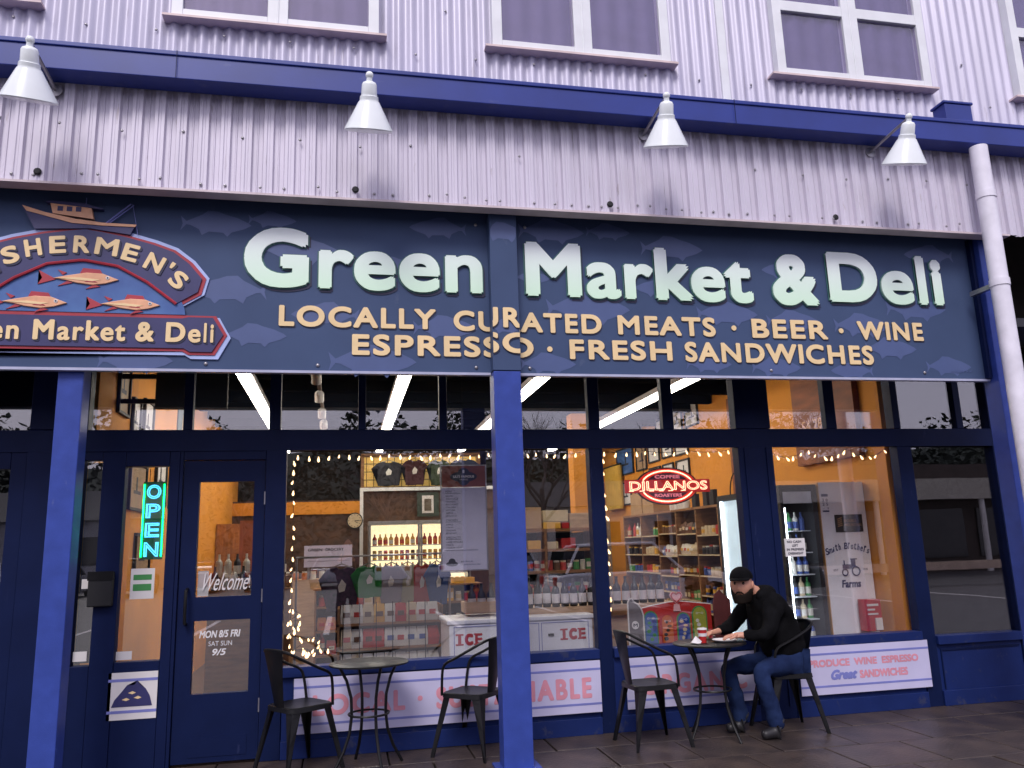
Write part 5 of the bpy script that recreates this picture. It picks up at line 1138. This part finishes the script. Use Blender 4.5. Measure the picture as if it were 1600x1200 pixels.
def person(label, J, face, jacket, trousers, cap_m=None, beard=False, hs=1.0, hair=None, handsdir=None, jk=1.0):
    t = thing('person', label, 'person', (J['pel'][0], J['pel'][1], 0))
    V_ = lambda k: Vector(J[k])
    N = {'pel': (V_('pel'), (.13, .11)), 'bel': (V_('bel'), (.135, .115)), 'che': (V_('che'), (.15, .12)), 'nec': (V_('nec'), .058), 'hed': (V_('hed'), .05)}
    E = [('pel', 'bel'), ('bel', 'che'), ('che', 'nec'), ('nec', 'hed')]
    for s in 'lr':
        N['sh'+s] = (V_('sh'+s), .058); N['el'+s] = (V_('el'+s), .040); N['wr'+s] = (V_('wr'+s), .026)
        N['hi'+s] = (V_('hi'+s), .085); N['kn'+s] = (V_('kn'+s), .058); N['an'+s] = (V_('an'+s), .032); N['to'+s] = (V_('an'+s).lerp(V_('to'+s), .5)-Vector((0, 0, .03)), .022)
        E += [('che', 'sh'+s), ('sh'+s, 'el'+s), ('el'+s, 'wr'+s), ('pel', 'hi'+s), ('hi'+s, 'kn'+s), ('kn'+s, 'an'+s), ('an'+s, 'to'+s)]
        d = handsdir[s] if handsdir else (V_('wr'+s)-V_('el'+s)); hn, he = hand_pts(V_('wr'+s), d, (0, 0, 1), 1, .5, 1 if s == 'l' else -1)
        for k, v in hn.items(): N[k+s] = v
        E += [('wr'+s, 'p'+s)]+[(a+s, b+s) for a, b in he]
    body = skin_mesh('body', N, E, SKIN, t, 2, 'pel')
    hm, Mh = head_mesh(J['hed'], face, hs)
    # head joins the body mesh
    bm = bmesh.new(); bm.from_mesh(body.data); vs = [bm.verts.new(Vector(v)-OFF[t.name]) for v in hm.v]
    for f in hm.f:
        try: fc = bm.faces.new([vs[i] for i in f]); fc.smooth = True
        except Exception: pass
    bm.to_mesh(body.data); bm.free()
    # clothes
    JN = {k: (V_(k), r) for k, r in (('pel', (.18*jk, .16*jk)), ('bel', (.185*jk, .16*jk)), ('che', (.19*jk, .16*jk)), ('nec', .085))}; JE = [('pel', 'bel'), ('bel', 'che'), ('che', 'nec')]
    JN['pel'] = (JN['pel'][0]-Vector((-.01, 0, .05)), JN['pel'][1])
    for s in 'lr':
        w = V_('wr'+s); e = V_('el'+s)
        JN['sh'+s] = (V_('sh'+s), .085); JN['el'+s] = (e, .064); JN['wr'+s] = (e.lerp(w, .93), .042)
        JE += [('che', 'sh'+s), ('sh'+s, 'el'+s), ('el'+s, 'wr'+s)]
    folds(skin_mesh('jacket', JN, JE, jacket, t, 3, 'pel'), .10, .035)
    TN = {'pel': (V_('pel')-Vector((0, 0, .02)), (.15, .12))}; TE = []
    for s in 'lr':
        k = V_('kn'+s); a = V_('an'+s); TN['hi'+s] = (V_('hi'+s), .10); TN['kn'+s] = (k, .075); TN['ca'+s] = (k.lerp(a, .45), .068); TN['an'+s] = (Vector((a.x, a.y, .05 if a.z > 0 else -.03)), .064)
        TE += [('pel', 'hi'+s), ('hi'+s, 'kn'+s), ('kn'+s, 'ca'+s), ('ca'+s, 'an'+s)]
    folds(skin_mesh('jeans', TN, TE, trousers, t, 3, 'pel'), .07, .022)
    for s in 'lr':
        a = V_('an'+s); to = V_('to'+s); d = (to-a); d.z = 0; d.normalize()
        skin_mesh('shoe', {'z': (Vector((a.x, a.y, a.z+(.06 if a.z > 0 else 0))), .05), 'a': (Vector((a.x, a.y, .06))-d*.02, .056), 'b': (Vector((a.x, a.y, .045))+d*.06, .045), 'c': (Vector((a.x, a.y, .036))+d*.16, .036)}, [('z', 'a'), ('a', 'b'), ('b', 'c')], SHOE, t, 2, 'a')
    L = lambda v: Mh@(Vector(v)*hs)
    M3 = Mh.to_3x3().to_4x4()
    for sx in (-1, 1): build(MB().ball(L((sx*.030, .082, .016)), .011*hs, 8, mi=0, M=M3), 'eye', mat('eye', (.05, .03, .02), .2), t, smooth=True)
    if beard:
        bb = MB(); pts = []
        for i in range(6):
            for k in range(15):
                a_ = R(-84+168*k/14); u = i/5; top = -.066+.040*min(1, abs(a_)/1.1)**2; z = top+(-.128-top)*u
                rx = .078*(1-.26*u*u); ry = .092*(1-.04*u)+(.010 if abs(k-7) < 3 else 0); pts.append(L((rx*math.sin(a_), ry*math.cos(a_), z)))
        bb.add(pts, [(i*15+k, i*15+k+1, (i+1)*15+k+1, (i+1)*15+k) for i in range(5) for k in range(14)])
        ob = build(bb, 'beard', BEARD, t, smooth=True, fix=False); sd_ = ob.modifiers.new('th', 'SOLIDIFY'); sd_.thickness = .007; sd_.offset = 0
        build(MB().tube([L((-.030, .090, -.062)), L((-.015, .104, -.047)), L((.0, .107, -.045)), L((.015, .104, -.047)), L((.030, .090, -.062))], [.004, .007, .006, .007, .004], 8), 'moustache', BEARD, t, smooth=True)
    if cap_m:
        cm = MB(); vs = []; n = 24
        for i in range(8):
            ph = math.pi/2*i/7
            for k in range(n): th = 2*math.pi*k/n; vs.append(L((.084*math.cos(ph)*math.cos(th), .106*math.cos(ph)*math.sin(th)-.004, .045+.085*math.sin(ph))))
        cm.add(vs, [(i*n+k, i*n+(k+1) % n, (i+1)*n+(k+1) % n, (i+1)*n+k) for i in range(7) for k in range(n)])
        c1 = build(cm, 'cap', cap_m, t, smooth=True)
        bl = []; 
        for k in range(13): a_ = R(-68+136*k/12); bl += [L((.082*math.sin(a_), .100*math.cos(a_), .050)), L((.072*math.sin(a_), .105*math.cos(a_)+.065*math.cos(a_)**.7, .038-.006*math.sin(a_)**2))]
        bm_ = MB().add(bl, [(2*k, 2*k+1, 2*k+3, 2*k+2) for k in range(12)]); ob = build(bm_, 'brim', cap_m, c1, smooth=True, fix=False); sd_ = ob.modifiers.new('th', 'SOLIDIFY'); sd_.thickness = .004
    if hair:
        hm_ = MB().ball(L((0, -.018, .028)), .1*hs, 16, (.84, .98, 1.02), M=M3); build(hm_, 'hair', hair, t, smooth=True)
    return t, Mh
J = dict(pel=(3.56, -.42, .56), bel=(3.52, -.42, .72), che=(3.44, -.42, .95), nec=(3.33, -.42, 1.08), hed=(3.205, -.44, 1.145),
         shl=(3.39, -.60, 1.01), ell=(3.27, -.68, .76), wrl=(3.08, -.58, .765), shr=(3.39, -.24, 1.01), elr=(3.22, -.17, .80), wrr=(3.03, -.27, .765),
         hil=(3.53, -.53, .52), knl=(3.20, -.62, .50), anl=(3.30, -.66, .09), tol=(3.17, -.68, .03), hir=(3.53, -.31, .52), knr=(3.06, -.34, .49), anr=(3.16, -.36, .09), tor=(3.03, -.37, .03))
man, Mh = person('bearded man in black hooded jacket, cap and jeans leaning on the right table', J, (-.62, -.76, -.02), JACKET, JEANS, JACKET, True, 1.12, jk=1.15, handsdir={'l': (-1, .25, -.05), 'r': (-1, -.3, -.05)})
skin_mesh('hood', {'a': (Vector((3.29, -.53, 1.035)), .045), 'b': (Vector((3.40, -.50, 1.075)), .07), 'c': (Vector((3.44, -.42, 1.085)), (.085, .07)), 'd': (Vector((3.38, -.32, 1.06)), .06)}, [('a', 'b'), ('b', 'c'), ('c', 'd')], JACKET, man, 2, 'c')
build(MB().ball(Vector((3.25, -.42, 1.02)), .05, 10, (1, 1, .6)), 'collar', mat('grey_scarf', (.05, .05, .06), .9), man, smooth=True)
# the photographer behind the camera (mirrored in the glass)
JP = dict(pel=(.05, -7.15, .95), bel=(.05, -7.14, 1.10), che=(.05, -7.13, 1.32), nec=(.05, -7.11, 1.47), hed=(.05, -7.08, 1.62),
          shl=(-.14, -7.12, 1.39), ell=(-.20, -6.97, 1.22), wrl=(-.08, -6.90, 1.40), shr=(.24, -7.12, 1.39), elr=(.30, -6.97, 1.22), wrr=(.13, -6.90, 1.40),
          hil=(-.04, -7.15, .90), knl=(-.07, -7.13, .40), anl=(-.08, -7.17, -.04), tol=(-.09, -7.03, -.10), hir=(.14, -7.15, .90), knr=(.17, -7.13, .40), anr=(.19, -7.17, -.04), tor=(.2, -7.03, -.10))
JP = {k: (v[0]+.02, v[1]-.02, v[2]) for k, v in JP.items()}
ph, _ = person('photographer in a dark jacket reflected in the shop glass', JP, (0, 1, -.1), mat('plaid_jacket', (.05, .04, .07), .9), mat('dark_trousers', (.012, .012, .018), .9), None, False, 1, mat('dark_hair', (.02, .015, .012), .8), handsdir={'l': (.3, 0, 1), 'r': (-.3, 0, 1)})

# ------------------------------------------------------------------ across the car park (seen in the glass)
def car(x, y, rz, colr, label, suv=False, group='cars parked across the car park', first=None):
    t = thing('parked_car', label, 'car', (x, y, -.13), group, rz)
    L = 2.25; hgt = 1.66 if suv else 1.42
    body = [(-L, .30), (-L, .62), (-L+.08, .85), (-1.9, .92 if suv else .86), (-.9, .98), (-.5, .99), (1.9, .98), (L-.05, .92), (L, .55), (L, .3), (1.75, .26), (-1.7, .26)]
    mb = MB()
    def shell(poly, w0, w1, mi=0, z0=None, z1=None):
        za = min(p[1] for p in poly); zb = max(p[1] for p in poly); n = len(poly)
        ww = lambda z: w0+(w1-w0)*(z-za)/(zb-za)
        vs = [(a, -ww(z), z) for a, z in poly]+[(a, ww(z), z) for a, z in poly]
        mb.add(vs, [tuple(range(n)), tuple(range(2*n-1, n-1, -1))]+[(k, (k+1) % n, n+(k+1) % n, n+k) for k in range(n)], mi)
    shell(body, .90, .86)
    build(mb, 'body', colr, t, local=True, bevel=.05, smooth=True)
    mb = MB(); cab = [(-1.05, .96), (-.35, hgt-.04), (0, hgt), (1.1, hgt-.01), (1.65 if not suv else 1.95, hgt-.12 if suv else hgt-.2), (2.05, .96)]
    shell(cab, .80, .60); build(mb, 'glasshouse', mat('car_glass', (.01, .012, .016), .08), t, local=True, bevel=.03, smooth=True)
    rf = MB().box(-.15, 1.45, -.60, .60, hgt-.03, hgt+.02); build(rf, 'roof', colr, t, local=True, bevel=.02)
    pl = MB()
    for sy in (-1, 1):
        for a, b in (((-1.0, .8*sy, .97), (-.3, .62*sy, hgt-.02)), ((.35, .81*sy, .97), (.35, .62*sy, hgt)), ((1.25, .81*sy, .97), (1.15, .62*sy, hgt)), ((1.98, .8*sy, .97), (1.6, .62*sy, hgt-.05)), ((-.3, .63*sy, hgt-.02), (1.6, .63*sy, hgt-.04))): pl.tube([a, b], .035, 6)
    build(pl, 'pillars', colr, t, local=True)
    for sx in (-1.4, 1.35):
        for sy in (-1, 1):
            Mw = Matrix.Rotation(R(90), 4, 'X')
            w = build(MB().lathe([(.20, -.1), (.31, -.11), (.335, -.08), (.335, .08), (.31, .11), (.20, .1)], (sx, sy*.82, .335), 20, M=Mw), 'wheel', mat('tyre', (.01, .01, .01), .8), t, local=True, smooth=True)
            build(MB().lathe([(.001, -.09), (.19, -.09), (.2, .09), (.001, .09)], (sx, sy*.82, .335), 12, M=Mw), 'rim', STEEL, w, local=True)
    for sy in (-1, 1):
        build(MB().box(-L-.01, -L+.15, sy*.62-.16, sy*.62+.16, .62, .76), 'headlight', PAPER, t, local=True, bevel=.03)
        build(MB().box(L-.12, L+.01, sy*.68-.12, sy*.68+.12, .70, .90), 'tail_light', RED, t, local=True, bevel=.02)
    return t
CW = mat('car_white', (.86, .86, .88), .2, coat=1, var=.02); CS = mat('car_silver', (.42, .43, .46), .25, metal=.6, coat=.5); CB = mat('car_black', (.015, .015, .02), .2, coat=.6); CR = mat('car_red', (.30, .02, .02), .25, coat=.5); CBL = mat('car_blue', (.03, .06, .2), .25, coat=.5)
car(7.2, -13.2, R(180), CW, 'white sport utility car mirrored in the window with the oval coffee sign', True)
car(11.2, -15.5, R(200), CB, 'dark car mirrored in the rightmost window', False)
cl = [(CW, 'white'), (CS, 'silver'), (CB, 'black'), (CR, 'red'), (CBL, 'blue'), (CS, 'silver'), (CW, 'white')]
src = {}
for i in range(11):
    cm_, nm = cl[i % 7]; lb = f'small {nm} car in the far row across the car park, {NTH[i]} from the left'
    x = -16+i*3.1; y = -36+(i % 3)*.4
    if nm in src: o = copy_tree(src[nm]); o.location = (x, y, -.13); o.rotation_euler = (0, 0, R(84+i*2)); o['label'] = lb
    else: src[nm] = car(x, y, R(84+i*2), cm_, lb, i % 2 == 0)
# painted bay lines
bl = MB()
for i in range(14): bl.box(-20+i*2.8, -19.88+i*2.8, -16, -11, -.129, -.126)
build(bl, 'bay_lines', PAPER)['kind'] = 'structure'
# orange construction fence posts / low red rail
def bare_tree(x, y, h, seed, label):
    r = random.Random(seed); t = thing('bare_tree', label, 'tree', (x, y, -.13), 'bare trees across the car park')
    tk = MB(); br = MB()
    tk.tube([(0, 0, 0), (.05*h/8, 0, h*.25), (0, .1, h*.45)], [.018*h, .014*h, .011*h], 8)
    def grow_(p, d, L, rad, dep):
        q = p+d*L; (br if dep < 5 else tk).tube([p, p.lerp(q, .5)+Vector((r.uniform(-1, 1), r.uniform(-1, 1), 0))*L*.06, q], [rad, rad*.8, rad*.6], 4 if dep < 4 else 6, cap=False)
        if dep == 0: return
        for k in range(3 if dep > 1 else 4):
            nd = (d+Vector((r.uniform(-1, 1), r.uniform(-1, 1), r.uniform(-.15, .7)))*.75).normalized(); grow_(p.lerp(q, r.uniform(.55, 1)), nd, L*r.uniform(.6, .82), rad*.55, dep-1)
    for k in range(5): grow_(Vector((0, 0, h*(.28+.04*k))), Vector((math.cos(k*1.3), math.sin(k*1.3), 1.2)).normalized(), h*.2, .009*h, 4)
    build(tk, 'trunk', TREE, t, local=True); build(br, 'crown', TREE, t, local=True, fix=False)
for i, (x, y, h) in enumerate(((9, -30, 9.5), (14.5, -27, 8.5), (20, -31, 10), (2.5, -42, 9), (26, -34, 11), (-6, -44, 9))):
    bare_tree(x, y, h, i, ('tallest bare tree, mirrored above the white cabinet window', 'bare tree mirrored in the transom by the wide shaded blue column', 'bare tree mirrored in the rightmost transoms', 'bare tree mirrored left of the middle post', 'far right bare tree beyond the car park', 'far left bare tree beyond the car park')[i])
# evergreen belt and hill
tb = MB(); rr = random.Random(11)
for i in range(42000):
    x = rr.uniform(-70, 80); zt = 10.6+1.2*math.sin(x*.23)+1.2*math.sin(x*.71+1)+.8*math.sin(x*1.9); z = zt*rr.random()**.7; y = -56+rr.uniform(-4, 4); s = rr.uniform(.12, .38)
    a_ = Vector((rr.uniform(-1, 1), rr.uniform(-1, 1), rr.uniform(-.6, 1)))*s; b_ = Vector((rr.uniform(-1, 1), rr.uniform(-1, 1), rr.uniform(-.6, .6)))*s; p = Vector((x, y, z))
    tb.add([p-a_, p+b_, p+a_, p-b_*.7], [(0, 1, 2, 3)])
o = build(tb, 'tree_belt', FOL, None, fix=False); tag(o, 'dark belt of trees beyond the car park', 'trees', kind='stuff')
hill = MB(); vs = []; n = 60
for j in range(5):
    for i in range(n+1): x = -150+300*i/n; vs.append((x, -75-j*18, [-.2, 8, 13, 17, 18][j]+(1.2*math.sin(i*.5)+.6*math.sin(i*1.3))*(j > 0)))
hill.add(vs, [(j*(n+1)+i, j*(n+1)+i+1, (j+1)*(n+1)+i+1, (j+1)*(n+1)+i) for j in range(4) for i in range(n)])
setting(hill, 'wooded_hill', FOL)
def house(x, y, w, d, h, wall, label):
    t = thing('house', label, 'house', (x, y, -.13))
    build(MB().box(-w/2, w/2, -d/2, d/2, 0, h), 'wall', wall, t, local=True)
    rf = MB().add([(-w/2-.4, -d/2-.4, h), (w/2+.4, -d/2-.4, h), (w/2+.4, d/2+.4, h), (-w/2-.4, d/2+.4, h), (-w/2-.4, 0, h+2), (w/2+.4, 0, h+2)], [(0, 1, 5, 4), (2, 3, 4, 5), (0, 4, 3), (1, 2, 5), (0, 3, 2, 1)])
    build(rf, 'roof', mat('shingle', (.05, .05, .06), .8), t, local=True)
    for k in range(4): build(MB().box(-w/2+w*(k+.5)/4-.5, -w/2+w*(k+.5)/4+.5, d/2, d/2+.05, h*.35, h*.75), 'window', mat('car_glass', (.01, .012, .016)), t, local=True)
house(-16, -49, 12, 8, 4, mat('house_grey', (.3, .3, .33), .8), 'grey gabled house far across the car park at the left')
house(16, -50, 14, 8, 4.2, mat('house_white', (.55, .53, .5), .8), 'pale gabled house far across the car park at the right')

bd_ = thing('shop_building', 'low dark shop building with a pale fascia band across the car park at the right', 'building', (27, -28, -.13))
build(MB().box(17, 38, -34, -25.2, -.13, 4.6), 'wall', mat('brick_dark', (.06, .045, .04), .8), bd_)
build(MB().box(16.8, 38.2, -25.18, -24.4, 3.0, 3.9), 'fascia_band', mat('pale_band', (.45, .42, .36), .7), bd_)
for i in range(6):
    build(MB().box(18+i*3.3, 20.6+i*3.3, -25.18, -25.1, .5, 2.6), 'window', MATS['car_glass'], bd_)
for i, x in enumerate((17.2, 22.5, 27.8, 33)): build(MB().tube([(x, -24.6, -.13), (x, -24.6, 3.0)], .12, 10), 'pillar', PAPER, bd_)
rl = thing('barrier_rail', 'long low pale barrier rail across the car park', 'barrier', (16, -17, -.13))
build(MB().box(11, 26, -17.05, -16.95, .35, .62), 'beam', mat('barrier_cream', (.6, .45, .35), .6), rl)
for x in (11.5, 15, 18.5, 22, 25.5): build(MB().box(x, x+.12, -17.2, -17.06, -.13, .6), 'support', STEEL, rl)
